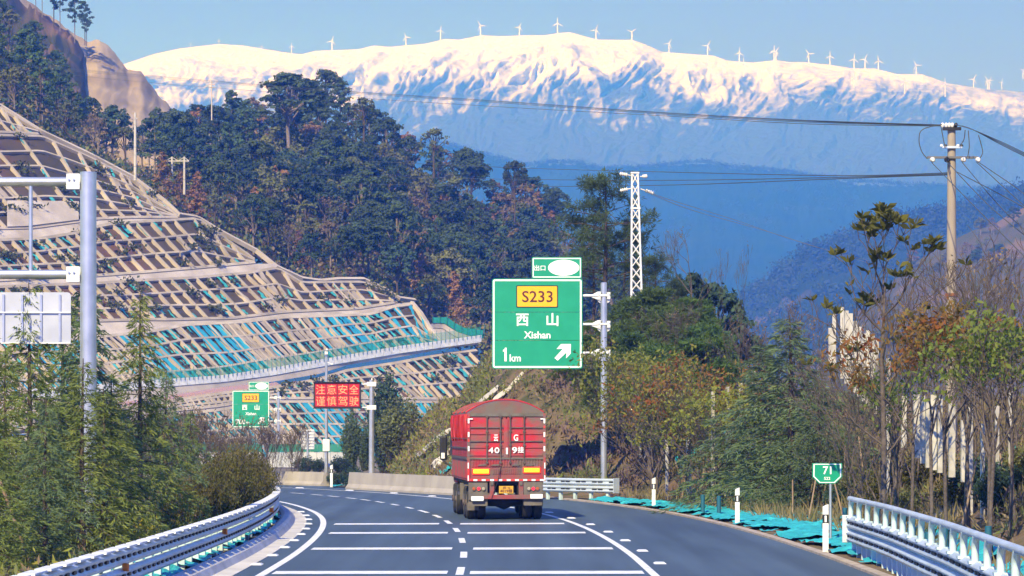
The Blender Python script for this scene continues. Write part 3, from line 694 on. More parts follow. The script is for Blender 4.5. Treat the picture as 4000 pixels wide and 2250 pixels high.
for v in np.linspace(1.0,.02,17):
    px=-140+random.uniform(0,60)
    while px<2480:
        x=px+random.uniform(-28,28); vv=min(1,max(.01,v+random.uniform(-.025,.025)))
        p=forest_at(x,vv); big=p.y
        ok = not (v<.1 and x>1900)
        span=interp(FB,x)-interp(GS,x)
        if span<500 and random.random()<(1-span/520)*.75: ok=False
        if ok:
            n1=fbm(x/260,vv*3,6,3); r=random.random()
            key='dark' if r<.34 else 'deep' if r<.56 else 'pine' if r<.70 else 'olive' if r<.84 else 'brown' if r<.91 else 'rust' if r<.95 else 'pale'
            if n1>.10 and r<.45: key='rust' if r<.17 else 'brown' if r<.30 else 'pale'
            if x<420 and r<.7: key='pine'
            place_tree(key,p,random.uniform(.72,1.08)*(.75 if vv<.12 else 1)*(.9 if vv>.93 else 1),random.uniform(0,6),LOOK[key]+' '+where(x,vv),key+' trees of the forest hillside'); cnt+=1
        px+=random.uniform(95,135)
for px,py,D,sc,lab in [(292,160,800,1.0,'tall thin pine, left of the pair at the edge of the bare hill'),(332,165,800,.85,'slender right-hand pine of the pair at the edge of the bare hill'),(338,172,790,.62,'shortest pine at the edge of the bare hill, below the taller pair'),(140,45,800,.75,'pine half cut off by the top of the photo, on the brown ridge'),(165,62,800,.9,'pine on the brown ridge just below the top edge of the photo'),(210,95,800,1.15,'large pine on the brown ridge, second group from the bare hill'),(235,110,800,.9,'pine leaning out of the ridge group beside the large one')]:
    place_tree('pine',W(px,py,D),sc,random.uniform(0,6),lab,sx=sc*.8)
# low growth between the trees
P=[]
for k in range(2600):
    x=random.uniform(-150,2500); v=random.random()**1.3; p=forest_at(x,v); P.append(p+Vector((0,0,.3)))
P=arr(P); nr=np.random.RandomState(5); P=np.repeat(P,16,axis=0)+nr.normal(size=(len(P)*16,3))*np.array([1.4,1.2,.7])
o=link_mesh('undergrowth',quads_mesh('undergrowth',leaf_quads(P,.7,.7,rng=nr),[LM['olive'],LM['deep'],LM['brown']],mi=nr.randint(0,3,len(P)))); tag(o,kind='stuff')
print('forest trees',cnt)

for k in range(110):
    px=random.uniform(3050,4350); v=random.random()**.7; y=lerp(1500,interp(R3,px),v); D=lerp(850,1300,v)
    if y>1480: continue
    place_tree(random.choice(['brown','brown','olive','dark','pale']),W(px,y+6,D)+Vector((0,-4,0)),random.uniform(.6,.95),random.uniform(0,6),'small scrubby tree on the dry brown hill at the far right','scrubby trees on the dry hill at right')
# ------------------------------------------------------------ metalwork, signs and barriers
steel=mat('galvanised_steel',(.64,.68,.68),.3,.7,col2=(.48,.53,.55),scale=2.5,detail=6,lo=.35,hi=.7)
steel_d=mat('weathered_steel',(.62,.70,.76),.45,.35,col2=(.48,.56,.62),scale=1.2,detail=8,coord='World')
white_m=mat('white_paint',(.74,.76,.77),.45,col2=(.60,.62,.63),scale=2,detail=6)
mint=mat('pale_mint_paint',(.52,.66,.66),.5,col2=(.42,.55,.57),scale=1.5,detail=6,coord='World')
black_m=mat('black_paint',(.012,.012,.014),.5)
green_s=mat('sign_green',(.0,.27,.145),.42,col2=(.003,.30,.165),scale=1.5,detail=4)
sign_w=mat('sign_white',(.82,.85,.86),.4)
yellow_s=mat('sign_yellow',(.86,.44,.0),.45)
maroon=mat('sign_lettering_maroon',(.09,.012,.01),.5)
backplate=mat('sign_back',(.55,.58,.61),.4,.4,col2=(.45,.48,.52),scale=1.5)
def text_mesh(body,size,m,name='lettering',bold=0.0,ext=.004):
    c=bpy.data.curves.new(name,'FONT'); c.body=body; c.size=size; c.align_x='CENTER'; c.align_y='CENTER'; c.extrude=ext; c.offset=bold; c.resolution_u=3
    o=bpy.data.objects.new(name,c); COL.objects.link(o); bpy.context.view_layer.update()
    me=bpy.data.meshes.new_from_object(o.evaluated_get(bpy.context.evaluated_depsgraph_get())); bpy.data.objects.remove(o); bpy.data.curves.remove(c)
    me.materials.clear(); me.materials.append(m); me.name=name
    # fit to height: centre the outline and stand it up in the xz plane facing -y
    v=np.empty(len(me.vertices)*3,dtype=np.float32); me.vertices.foreach_get('co',v); v=v.reshape(-1,3)
    if len(v)==0: return me,1,1
    lo,hi=v.min(0),v.max(0); ctr=(lo+hi)/2; v-=ctr; w,h=hi[0]-lo[0],hi[1]-lo[1]
    out=np.stack([v[:,0],-v[:,2],v[:,1]],1); me.vertices.foreach_set('co',np.ascontiguousarray(out,dtype=np.float32).ravel()); me.update()
    return me,w,h
def put_text(body,x,z,y,w=None,h=None,m=None,parent=None,name='lettering',bold=0.,label=None):
    me,w0,h0=text_mesh(body,1.,m,name,bold)
    sx=(w/w0) if w else None; sz=(h/h0) if h else None
    sx=sx or sz; sz=sz or sx
    o=link_mesh(name,me,parent,(x,y,z)); o.scale=(sx,1,sz)
    if label: o['label']=label
    return o
def rrect(w,h,r,n=5,cx=0,cz=0):
    P=[]
    for qx,qz,a0 in ((1,1,0),(-1,1,90),(-1,-1,180),(1,-1,270)):
        for i in range(n+1):
            a=math.radians(a0+90*i/n); P.append((cx+qx*(w/2-r)+r*math.cos(a),cz+qz*(h/2-r)+r*math.sin(a)))
    return P
def frame_ring(mb,w,h,r,t,y0,y1,cx=0,cz=0):
    A=rrect(w,h,r,5,cx,cz); B=rrect(w-2*t,h-2*t,max(.005,r-t),5,cx,cz); n=len(A)
    V=[(x,y0,z) for x,z in A]+[(x,y0,z) for x,z in B]+[(x,y1,z) for x,z in A]+[(x,y1,z) for x,z in B]
    f=[]
    for i in range(n):
        j=(i+1)%n; f+=[(i,j,n+j,n+i),(i,2*n+i,2*n+j,j),(n+i,n+j,3*n+j,3*n+i)]
    mb.add(V,f,False)
def exit_sign(px0,py0,px1,py1,D,dist,unit_,label,post_px,post_top):
    w=(px1-px0)*D/F; S=w/937; c=W((px0+px1)/2,(py0+py1)/2,D)
    root=empty('exit_sign',(c.x,c.y,0)); tag(root,label,'road sign')
    X=lambda cx:(cx-658)*S; Z=lambda cy:c.z-(cy-826)*S
    # three stacked green panels, narrow seams between them
    H=933*S
    for a,b_ in ((360,705),(709,998),(1002,1293)):
        mb=MB(); r=.10; top=a==360; bot=b_==1293
        P=rrect(w,(b_-a)*S,.10 if (top or bot) else .004,4,0,(Z(a)+Z(b_))/2)
        if top: P=[(x,(z if z>(Z(a)+Z(b_))/2 else Z(b_))) for x,z in P]
        if bot: P=[(x,(z if z<(Z(a)+Z(b_))/2 else Z(a))) for x,z in P]
        mb.prism(P,0,.03); mb.build('panel',green_s,root)
    mb=MB(); frame_ring(mb,w-.075,H-.075,.085,.07,-.004,.0,0,c.z); mb.build('border',sign_w,root)
    mb=MB(); mb.prism(rrect(433*S,230*S,.045,4,X(657),Z(545)),-.012,-.001); rp=mb.build('route_plate',black_m,root)
    mb=MB(); mb.prism(rrect(413*S,210*S,.035,4,X(657),Z(545)),-.018,-.012); mb.build('plate_face',yellow_s,rp)
    put_text('S233',X(660),Z(546),-.022,w=318*S,h=118*S,m=maroon,parent=rp,bold=.012)
    put_text('西',X(504),Z(787),-.008,w=130*S,h=128*S,m=sign_w,parent=root,bold=.02)
    put_text('山',X(816),Z(784),-.008,w=122*S,h=135*S,m=sign_w,parent=root,bold=.02)
    put_text('Xishan',X(658),Z(944),-.008,w=275*S,h=74*S,m=sign_w,parent=root,bold=.02)
    if dist=='1':
        mb=MB(); mb.prism([(X(a),Z(b_)) for a,b_ in [(318,1218),(341,1218),(341,1076),(324,1076),(318,1090),(303,1100),(303,1118),(318,1113)]],-.009,-.001); mb.build('numeral',sign_w,root)
        put_text('km',X(430),Z(1182),-.008,w=116*S,h=74*S,m=sign_w,parent=root,bold=.02)
    else:
        put_text(dist,X(400),Z(1150),-.008,w=250*S,h=125*S,m=sign_w,parent=root,bold=.03)
        put_text('m',X(585),Z(1182),-.008,w=80*S,h=62*S,m=sign_w,parent=root,bold=.02)
    mb=MB(); mb.prism([(X(a),Z(b_)) for a,b_ in [(837,1183),(870,1210),(962,1125),(957,1187),(1005,1137),(1007,1038),(905,1038),(858,1090),(925,1087)]],-.009,-.001); mb.build('arrow',sign_w,root)
    # exit tab above
    mb=MB(); mb.prism(rrect(517*S,220*S,.05,4,X(861),Z(247)),.0,.03); tb=mb.build('exit_tab',green_s,root)
    mb=MB(); frame_ring(mb,500*S,203*S,.04,.045,-.005,.0,X(861),Z(247)); mb.build('border',sign_w,tb)
    mb=MB(); mb.prism([(X(932)+162*S*math.cos(a*PI/24),Z(247)+83*S*math.sin(a*PI/24)) for a in range(48)],-.006,-.001); mb.build('blank_oval',sign_w,tb)
    put_text('出口',X(685),Z(249),-.008,w=116*S,h=58*S,m=sign_w,parent=tb,bold=.015)
    # post and arms behind the board
    R=33*S; ppx=X(1351); zt=Z(403)
    mb=MB(); mb.tube([(ppx,.25,-.2),(ppx,.25,zt)],R,20); mb.build('post',steel,root)
    mb=MB(); mb.tube([(ppx,.25,zt),(ppx,.25,zt+.03)],[R*1.04,R*.8],20); mb.build('post_cap',steel,root)
    for cy in (535,832,1130):
        mb=MB(); mb.tube([(-w*.48,.14,Z(cy)),(X(1400),.14,Z(cy))],14*S,10); arm=mb.build('arm',white_m,root)
        mb=MB()
        for sg in (-1,1):
            mb.box((ppx+sg*R*1.5,.25,Z(cy)),(R*1.0,R*2.2,70*S))
            mb.prism([(ppx+sg*R*1.1,Z(cy+30)),(ppx+sg*R*2.0,Z(cy+30)),(ppx+sg*R*2.0,Z(cy+55)),(ppx+sg*R*1.1,Z(cy+78))],.2,.24)
            mb.tube([(ppx+sg*R*1.7,.0,Z(cy-18)),(ppx+sg*R*1.7,.3,Z(cy-18))],.02,6)
        mb.prism([(X(1225),Z(cy-10)),(X(1285),Z(cy-42)),(X(1318),Z(cy-42)),(X(1318),Z(cy+55)),(X(1285),Z(cy+40)),(X(1225),Z(cy+18))],.12,.2)
        mb.build('clamp',white_m,arm)
    mb=MB(); mb.box((ppx,.25,.02),(R*4,R*4,.06)); mb.build('base_plate',steel,root)
    return root
exit_sign(1922,1088,2275,1440,126,'1','km','large green S233 Xishan exit sign reading 1 km on a tall steel post',0,0)
exit_sign(907,1525,1052,1670,298,'700','m','small far green S233 Xishan exit sign reading 700, in front of the lattice slope',0,0)

# LED board on its own post
D=189; c=W(1317.5,1544,D); led=empty('led_sign',(c.x,c.y,0),label='red LED message board with two lines of lit Chinese characters on a steel post',cat='message board')
w,h=185*D/F,102*D/F
mb=MB(); mb.box((0,.12,c.z),(w,.22,h)); mb.build('cabinet',black_m,led)
ledbg=mat('led_glow',(.25,.0,.01),.6,emis=(1,.0,.02),es=.26); ledtx=mat('led_text',(.5,.05,.02),.6,emis=(1,.2,.08),es=2.0); leddk=mat('led_dark',(.05,.002,.004),.6,emis=(1,.0,.02),es=.12)
mb=MB(); mb.box((0,-.0,c.z),(w*.95,.02,h*.9)); face=mb.build('display',leddk,led)
for r_,line in enumerate(('注意安全','谨慎驾驶')):
    for k,ch in enumerate(line):
        x=(k-1.5)*w*.235; z=c.z+(.5-r_)*h*.44
        mb=MB(); mb.box((x,-.014,z),(w*.215,.006,h*.40)); mb.build('lit_field',ledbg,face)
        put_text(ch,x,z,-.03,w=w*.19,h=h*.35,m=ledtx,parent=face,bold=-.006)
for side in ((w,.02,0,.5),(w,.02,0,-.5)):
    mb=MB(); mb.box((0,-.06,c.z+side[3]*h),(w+.06,.12,.05)); mb.build('rim',black_m,led)
px=(1451-2000)*D/F-c.x; zt=HC+(1690-1484)*D/F
mb=MB(); mb.tube([(px,.2,-.2),(px,.2,3),(px,.2,zt)],[.19,.17,.15],20); mb.build('post',steel,led)
mb=MB(); mb.tube([(px,.2,zt),(px,.2,zt+.12)],[.05,.02],6); mb.tube([(px,.2,zt+.1),(px,.2,zt+.45)],.012,5); mb.build('lightning_rod',steel,led)
for cy in (1501,1592):
    z=HC+(1690-cy)*D/F; mb=MB(); mb.tube([(w*.3,.25,z),(px+.25,.25,z)],.06,8); a=mb.build('arm',steel,led)
    mb=MB(); mb.box((px,.2,z),(.62,.34,.30)); mb.build('clamp',white_m,a,bevel=.03)
mb=MB(); mb.tube([(px-.42,.2,HC+(1690-1530)*D/F),(px-.42,.2,HC+(1690-1575)*D/F)],.02,5); mb.build('cable',steel,led)

# traffic camera pole
D=206; c=W(1275,1690,D); cp=empty('camera_pole',(c.x,D,0),label='slim white camera pole rising behind the red LED board',cat='pole')
zt=HC+(1690-1382)*D/F; mb=MB(); mb.tube([(0,0,-.1),(0,0,3),(0,0,zt)],[.14,.11,.08],12); mb.build('mast',steel,cp)
mb=MB(); mb.box((0,-.1,zt+.05),(.22,.35,.2)); mb.tube([(0,-.1,zt+.15),(.05,-.35,zt+.3)],.07,8); mb.build('camera_head',white_m,cp)
mb=MB(); mb.tube([(0,0,zt-.6),(.35,-.1,zt-.7)],.03,6); mb.box((.4,-.1,zt-.72),(.16,.3,.12)); mb.build('camera_bracket',white_m,cp)
mb=MB(); mb.box((.0,-.05,1.9),(.5,.35,.85)); mb.build('control_box',white_m,cp,bevel=.03)

# far sign seen from behind, ribs across its back
D=240; c=W(1198+0,1740,D)
def back_sign(px0,px1,py0,py1,D,lab,ribs=7):
    c=W((px0+px1)/2,(py0+py1)/2,D); r=empty('road_sign',(c.x,D,0),label=lab,cat='road sign'); w=(px1-px0)*D/F; h=(py1-py0)*D/F
    mb=MB(); mb.prism(rrect(w,h,.08,3,0,c.z),.03,.06); mb.build('board',backplate,r)
    for k in range(ribs):
        mb=MB(); mb.box((0,0,c.z+h*(.44-.88*k/(ribs-1))),(w*.9,.05,.09)); mb.build('stiffener',white_m,r)
    mb=MB(); mb.tube([(0,-.05,0),(0,-.05,c.z+h*.45)],.09,8); mb.build('post',steel,r)
back_sign(1176,1228,1677,1756,232,'grey ribbed back of a small road sign on a post, below the red LED board')

# overhead sign structure at the left edge, seen from behind
D=66; gx=W(345,1690,D).x; g=empty('sign_gantry',(gx,D,0),label='big galvanised sign mast at the left edge with two arms reaching out of the photo',cat='gantry')
zt=HC+(1690-676)*D/F; mb=MB(); mb.tube([(0,0,-.1),(0,0,zt)],.185,28); mb.build('mast',steel,g)
mb=MB(); mb.tube([(0,0,zt),(0,0,zt+.02)],.19,28); mb.build('mast_cap',steel,g)
for k,cy in enumerate((710,1072)):
    z=HC+(1690-cy)*D/F; mb=MB(); mb.tube([(-.42,0,z),(-7.5,0,z)],.105,16); a=mb.build('arm',steel,g)
    for yy in (-.12,.12): mb=MB(); mb.box((-.33,yy,z),(.30,.03,.35)); fp_=mb.build('flange_plate',white_m,a)
    for q in (-.42,-.31): mb=MB(); mb.tube([(q,-.17,z+.04),(q,-.12,z+.04)],.028,8); mb.build('bolt',steel,a)
for cx in (120,-260):
    x=W(cx,0,D).x-gx; mb=MB(); mb.tube([(x,0,HC+(1690-715)*D/F),(x,0,HC+(1690-1068)*D/F)],.045,10); mb.build('strut',steel,g)
mb=MB(); x0=W(-420,0,D).x-gx; x1=W(281,0,D).x-gx; z0=HC+(1690-1345)*D/F; z1=HC+(1690-1143)*D/F
mb.prism(rrect(x1-x0,z1-z0,.08,3,(x0+x1)/2,(z0+z1)/2),-.16,-.13); pb=mb.build('sign_panel',backplate,g)
for q in range(9):
    x=lerp(x1-.25,x0,q/9); mb=MB(); mb.box((x,-.18,(z0+z1)/2),(.05,.04,z1-z0-.1)); mb.build('stiffener',steel,pb)
for cy in (1222,1345-4):
    mb=MB(); mb.box(((x0+x1)/2,-.2,HC+(1690-cy)*D/F),(x1-x0,.03,.03)); mb.build('stiffener',white_m,pb)

# kilometre board
D=72; c=W(3231,1849,D); km=empty('kilometre_sign',(c.x,D,0),label='small green kilometre board reading 71 S22 on a thin post beside the road',cat='road sign')
w=.74; zc=c.z; k=D/F
P=[(3175,1810),(3288,1810),(3289,1862),(3262,1888),(3200,1888),(3174,1862)]
poly=lambda s:[((x-3231)*k*s,zc+(1849-y)*k*s) for x,y in P]
mb=MB(); mb.prism(poly(1.02),0,.02); mb.build('board',green_s,km)
mb=MB(); A=poly(.95); B=poly(.87); n=6
mb.add([(x,-.004,z) for x,z in A]+[(x,-.004,z) for x,z in B],[(i,(i+1)%n,n+(i+1)%n,n+i) for i in range(n)],False); mb.build('border',sign_w,km)
put_text('71',0,zc+.075,-.008,w=.21,h=.20,m=sign_w,parent=km,bold=.02); put_text('S22',0,zc-.125,-.008,w=.155,h=.075,m=sign_w,parent=km,bold=.02)
mb=MB(); mb.tube([(.09,.05,-.1),(.09,.05,zc+.2)],.035,10); mb.build('post',steel,km)

# delineator posts
def delin(X,D,lab):
    r=empty('delineator_post',(X,D,0),label=lab,cat='marker post',group='white marker posts along the road edge')
    P=lambda w:[(-w,-.045),(w,-.045),(w*.6,.05),(-w*.6,.05)]
    def seg(z0,z1,m,name,w=.068,par=r,z1b=None):
        mb=MB(); a=[Vector((x,y,z0)) for x,y in P(w)]; b_=[Vector((x,y,z1+((z1b or 0)*(x/w)))) for x,y in P(w)]
        mb.add(a+b_,[(0,1,2,3),(4,5,6,7),(0,1,5,4),(1,2,6,5),(2,3,7,6),(3,0,4,7)]); return mb.build(name,m,par)
    seg(-.05,.72,white_m,'lower_body'); bn=seg(.72,.92,black_m,'black_band',.07); seg(.92,1.13,white_m,'top',.068,r,.03)
    mb=MB(); mb.box((0,-.052,.82),(.045,.012,.15)); mb.build('reflector',sign_w,bn)
for X,D,lab in [(7.2,66.7,'nearest white marker post, beside the end of the near right guardrail'),(6.75,87,'second-nearest white marker post, standing by the turquoise netting'),(5.2,106.6,'third white marker post, right of the steel sign post at the road edge'),(-9.3,149.5,'farthest white marker post, in the gap between the two concrete barriers')]: delin(X,D,lab)

# guardrails -------------------------------------------------
WP=[(0,.0),(.02,.02),(.075,.05),(.085,.075),(.03,.12),(.015,.14),(.03,.16),(.085,.205),(.075,.23),(.02,.26),(0,.28)]
def wprof(base,z0,sgn): # closed thin outline of a two-wave beam bulging towards the traffic
    a=[(base+sgn*q*1.0,z0+z) for q,z in WP]; b_=[(base+sgn*(q-.006)*1.0,z0+z) for q,z in reversed(WP)]; return a+b_
def path_sweep(mb,pts,prof,sm=False):
    rows=[]
    for i,p in enumerate(pts):
        t=(pts[min(i+1,len(pts)-1)]-pts[max(i-1,0)]); t.z=0; t.normalize(); n=Vector((t.y,-t.x,0)); rows.append([p+n*a+Vector((0,0,z)) for a,z in prof])
    mb.strip(rows,sm,closed=True)
def guardrail(pts,side,lab,tops=True,pipe=False,sp=1.33,endplate=None,dark=True):
    """pts: ground path; side +1: traffic is on the right-hand side of travel along the path"""
    g=empty('guardrail',pts[0].copy()); g.location=(0,0,0); tag(g,lab,'guardrail')
    fine=[]; 
    for a,b_ in zip(pts,pts[1:]):
        n=max(1,int((b_-a).length/1.0)); fine+=[a.lerp(b_,i/n) for i in range(n)]
    fine.append(pts[-1])
    # smooth
    for _ in range(3): fine=[fine[0]]+[(fine[i-1]+fine[i]*2+fine[i+1])/4 for i in range(1,len(fine)-1)]+[fine[-1]]
    for z0 in (.33,.635):
        # panels of the beam, each overlapping the next by a hair
        step=4
        for i in range(0,len(fine)-1,step):
            seg=fine[i:i+step+1]
            if len(seg)<2: continue
            mb=MB(); mb.recalc=False; o=.004*((i//step)%2); path_sweep(mb,seg,[(a+o*side,z) for a,z in wprof(0.0,z0,side)],True); mb.build('beam',steel_d,g)
    L=[0]
    for a,b_ in zip(fine,fine[1:]): L.append(L[-1]+(b_-a).length)
    def at(d):
        i=max(1,min(len(fine)-1,int(np.searchsorted(L,d)))); a,b_=fine[i-1],fine[i]; u=(d-L[i-1])/max(1e-6,L[i]-L[i-1]); t=(b_-a).normalized(); return a.lerp(b_,u),t
    mb=MB(); mb.box((0,0,.42),(.13,.13,.95)); p0=mb.build('post',mint,g,bevel=.012); fp=True
    mb=MB(); mb.box((0,0,.935),(.23,1.02,.03)); mb.box((0,0,.915),(.05,1.1,.03)); c0=mb.build('cap_rail',white_m,g) if tops else None
    mb=MB(); mb.box((side*.035,0,.47),(.05,.26,.05)); b0=mb.build('bracket',black_m,g)
    d=.3
    while d<L[-1]-.1:
        p,t=at(d); a=math.atan2(-t.x,t.y)
        for base,dd,zz in ((p0,0,0),(c0,.3,0),(b0,.33,0),(b0,-.33,0),(b0,.33,.305),(b0,-.33,.305)):
            if base is None: continue
            q,t2=at(max(0,min(L[-1],d+dd)))
            fresh=base.get('_u') is None
            o=base if fresh else base.copy()
            if not fresh: COL.objects.link(o); o.parent=g
            else: base['_u']=1
            n=Vector((t2.y,-t2.x,0)); o.location=q-n*side*(.085 if base is p0 else 0)+Vector((0,0,zz)); o.rotation_euler.z=math.atan2(-t2.x,t2.y)
        d+=sp
    for b_ in (p0,c0,b0):
        if b_ is not None:
            for o in g.children:
                if '_u' in o: del o['_u']
    if pipe:
        mb=MB(); tp=[q+Vector((0,0,1.31)) for q in fine]; mb.tube([q-Vector((side*0,0,0)) for q in tp],.06,10)
        mb.build('top_pipe',steel_d,g)
        mb=MB(); cv=[(0,0,.90),(0,0,1.08),(0,.02,1.16),(0,.10,1.24),(0,.20,1.29)]; mb.tube(cv,[.058]*5,8); s0=mb.build('pipe_bracket',mint,g); fr=True
        mb=MB(); mb.box((0,0,.9),(.2,.26,.04)); f0=mb.build('foot_plate',mint,g)
        d=.25
        while d<L[-1]:
            p,t=at(d)
            for base in (s0,f0):
                o=base if fr else base.copy()
                if not fr: COL.objects.link(o); o.parent=g
                o.location=p; o.rotation_euler.z=math.atan2(-t.x,t.y)+(0 if True else 0)
            fr=False; d+=1.75
    if endplate is not None:
        p,t=at(endplate*L[-1]); mb=MB(); mb.box((0,0,.63),(.34,.03,.62),M=Matrix.Translation(p)@Matrix.Rotation(math.atan2(-t.x,t.y),4,'Z')); mb.build('end_plate',steel_d,g,bevel=.01)
    return g
lg=[road_pt(t,-5.35) for t in np.arange(6,t_at(126),1.5)]
GL=guardrail(lg,1,'long curving double-beam steel guardrail on the left of the road')
refl=mat('orange_reflector',(.75,.22,.02),.4)
for t in (t_at(64),t_at(82),t_at(47)):
    p=road_pt(t,-5.35+.1,.62); mb=MB(); mb.box((0,0,0),(.03,.16,.13),rz=road_dir(t)+.7); o=mb.build('reflector',refl,GL); o.location=p
rg=[Vector((7.62,65.5,0)),Vector((7.5,58,0)),Vector((7.05,47,0)),Vector((6.45,37,0)),Vector((5.9,28,0)),Vector((5.4,20,0))]
guardrail(rg,1,'near right guardrail with bowed pipe brackets and a round top rail',tops=False,pipe=True,endplate=0.0,sp=1.0)
fg=[Vector((-1.4,127.6,0)),Vector((.2,124.5,0)),Vector((1.5,121.6,0)),Vector((3.0,119.6,0)),Vector((4.25,118.4,0))]
guardrail(fg,1,'short steel guardrail between the truck and the foot of the large exit sign',sp=1.0,tops=False,endplate=1.0)

# concrete barriers ------------------------------------------
bar_m=mat('barrier_concrete',(.40,.37,.335),.85,col2=(.30,.275,.25),scale=.9,detail=9,coord='World',bump=.3,bscale=8,stretch=(1,1,.5),lo=.35,hi=.7)
def barrier(pts,H,lab):
    g=empty('concrete_barrier',(0,0,0)); tag(g,lab,'barrier')
    prof=[(.28,0),(.28,.09),(.15,.28*H/.85),(.085,H),(-.085,H),(-.15,.28*H/.85),(-.28,.09),(-.28,0)]
    fine=[]
    for a,b_ in zip(pts,pts[1:]):
        n=max(1,int((b_-a).length/.9)); fine+=[a.lerp(b_,i/n) for i in range(n)]
    fine.append(pts[-1]); step=5
    for i in range(0,len(fine)-1,step):
        seg=[Vector(q) for q in fine[i:i+step+1]]
        if len(seg)<2: continue
        seg[-1]=seg[-1].lerp(seg[-2],.03); mb=MB(); rows=[]
        for j,p in enumerate(seg):
            t=(seg[min(j+1,len(seg)-1)]-seg[max(j-1,0)]).normalized(); n=Vector((t.y,-t.x,0)); rows.append([p+n*a+Vector((0,0,z)) for a,z in prof])
        mb.strip(rows,False,closed=True); mb.add(rows[0],[tuple(range(8))]); mb.add(rows[-1],[tuple(range(8))]); s=mb.build('block',bar_m,g)
        p=seg[len(seg)//2]; t=(seg[-1]-seg[0]).normalized(); n=Vector((t.y,-t.x,0)); mb=MB(); mb.box(p+n*.13+Vector((0,0,H*.62)),(.02,.06,.16),rz=math.atan2(-t.x,t.y)+PI/2); mb.build('reflector',sign_w,s)
    return g
def arc(ta,tb,off,n=10): return [road_pt(lerp(ta,tb,i/(n-1)),off) for i in range(n)]
barrier([Vector((-8.0,143.9,0)),Vector((-5.4,137.3,0)),Vector((-3.2,131.8,0)),Vector((-1.5,127.8,0))][::-1],.84,'pale concrete barrier running from the bend to behind the truck')
barrier([Vector((-9.8,152.3,0)),Vector((-11.2,154.5,0)),Vector((-14.5,158.5,0)),Vector((-19,163,0)),Vector((-26,169,0))],.72,'short farther concrete barrier left of the gap with the marker post')

# far green hoarding and block wall behind the bend
hoard=mat('teal_hoarding',(.01,.17,.12),.6,col2=(.015,.22,.16),scale=.3,coord='World')
D=236; g=empty('site_fence',(0,0,0),label='low teal site hoarding with a grey block wall far behind the bend',cat='fence')
for i in range(22):
    x0=W(780+27*i,1690,D).x; x1=W(780+27*i+26,1690,D).x
    if i in (9,): continue
    mb=MB(); mb.box(((x0+x1)/2,D,1.55),(x1-x0,.06,.62)); mb.build('panel',hoard,g)
    mb=MB(); mb.box(((x0+x1)/2,D-.5,.6),(x1-x0,.2,1.2)); mb.build('wall_block',wall_m,g)
# ------------------------------------------------------------ the red truck
def dirty(name,c,dust,scale,lo,hi,rough=.6,stretch=None):
    return mat(name,c,rough,col2=dust,scale=scale,detail=7,lo=lo,hi=hi,bump=.15,bscale=12,stretch=stretch)
t_red=dirty('truck_red_dusty',(.42,.012,.028),(.15,.095,.085),1.1,.42,.62,stretch=(1,1,1.6))
t_side=dirty('tarp_red',(.42,.012,.018),(.24,.012,.016),1.5,.4,.65)
t_roof=dirty('dusty_tarp',(.13,.105,.085),(.24,.03,.03),.9,.5,.72)
t_low=dirty('gate_red_dusty',(.32,.02,.035),(.14,.09,.08),1.4,.40,.62)
t_dust=mat('road_dust_grey',(.15,.135,.12),.85,col2=(.10,.09,.08),scale=3,detail=6,bump=.3)
t_rib=mat('dark_rib',(.07,.045,.042),.7,col2=(.12,.09,.08),scale=4)
rubber=mat('tyre_rubber',(.014,.014,.015),.85,col2=(.035,.033,.03),scale=5,bump=.3)
chass=mat('chassis_black',(.010,.010,.011),.7)
plate_y=mat('plate_yellow',(.72,.40,.02),.6,col2=(.50,.28,.03),scale=6)
amber=mat('amber_lamp_lit',(.9,.5,.02),.4,emis=(1,.42,.0),es=1.5); amber_rim=mat('amber_lamp_rim',(.6,.05,.01),.4,emis=(1,.06,.01),es=.9)
redl=mat('red_lamp_lit',(.7,.02,.03),.3,emis=(1,.02,.05),es=1.1); dull_o=mat('orange_lens',(.35,.09,.03),.4); dull_w=mat('clear_lens',(.35,.32,.25),.4)
tape_r=mat('red_tape',(.62,.05,.04),.4)
K=.003037*125/122
TD=93.; tx=(1978-2000)*TD/F
truck=empty('truck',(tx,TD,0),math.radians(4.3),'dusty red cargo truck with tarpaulin roof driving away in the right-hand lane','truck')
X=lambda cx:(cx-779)*K; Z=lambda cy:(1331-cy)*K
Wd=2.50; hw=Wd/2; Ln=9.0
def tp(name,m,fn,par=None,bevel=0,smooth=False):
    mb=MB(); mb.smooth=smooth; fn(mb); return mb.build(name,m,par or truck,bevel=bevel)
z0,z1,z2,z3=Z(930),Z(695),Z(232),Z(100)
# cargo body
side_l=tp('side_wall',t_side,lambda b:b.box((-hw+.03,Ln/2,(z1+z2)/2),(.06,Ln-.1,z2-z1)))
tp('side_wall',t_side,lambda b:b.box((hw-.03,Ln/2,(z1+z2)/2),(.06,Ln-.1,z2-z1)))
tp('front_wall',t_red,lambda b:b.box((0,Ln-.06,(z0+z2)/2),(Wd-.1,.06,z2-z0)))
for s in (-1,1):
    lw=tp('drop_side',t_low,lambda b:b.box((s*(hw-.035),Ln/2,(z0+z1)/2),(.07,Ln-.1,z1-z0-.02)))
    tp('top_rail',t_rib,lambda b:b.box((s*(hw-.02),Ln/2,z1),(.10,Ln,.09)),lw)
    for k in range(24): tp('corrugation',t_low,lambda b:b.box((s*(hw+.012),.2+k*.375,(z0+z1)/2-.02),(.03,.16,z1-z0-.22)),lw)
for z in (Z(300),Z(490),Z(590)):
    tp('side_rail',t_dust if z==Z(300) else t_rib,lambda b:b.box((-hw-.012,Ln/2,z),(.05,Ln-.1,.045)),side_l)
R=random.Random(4)
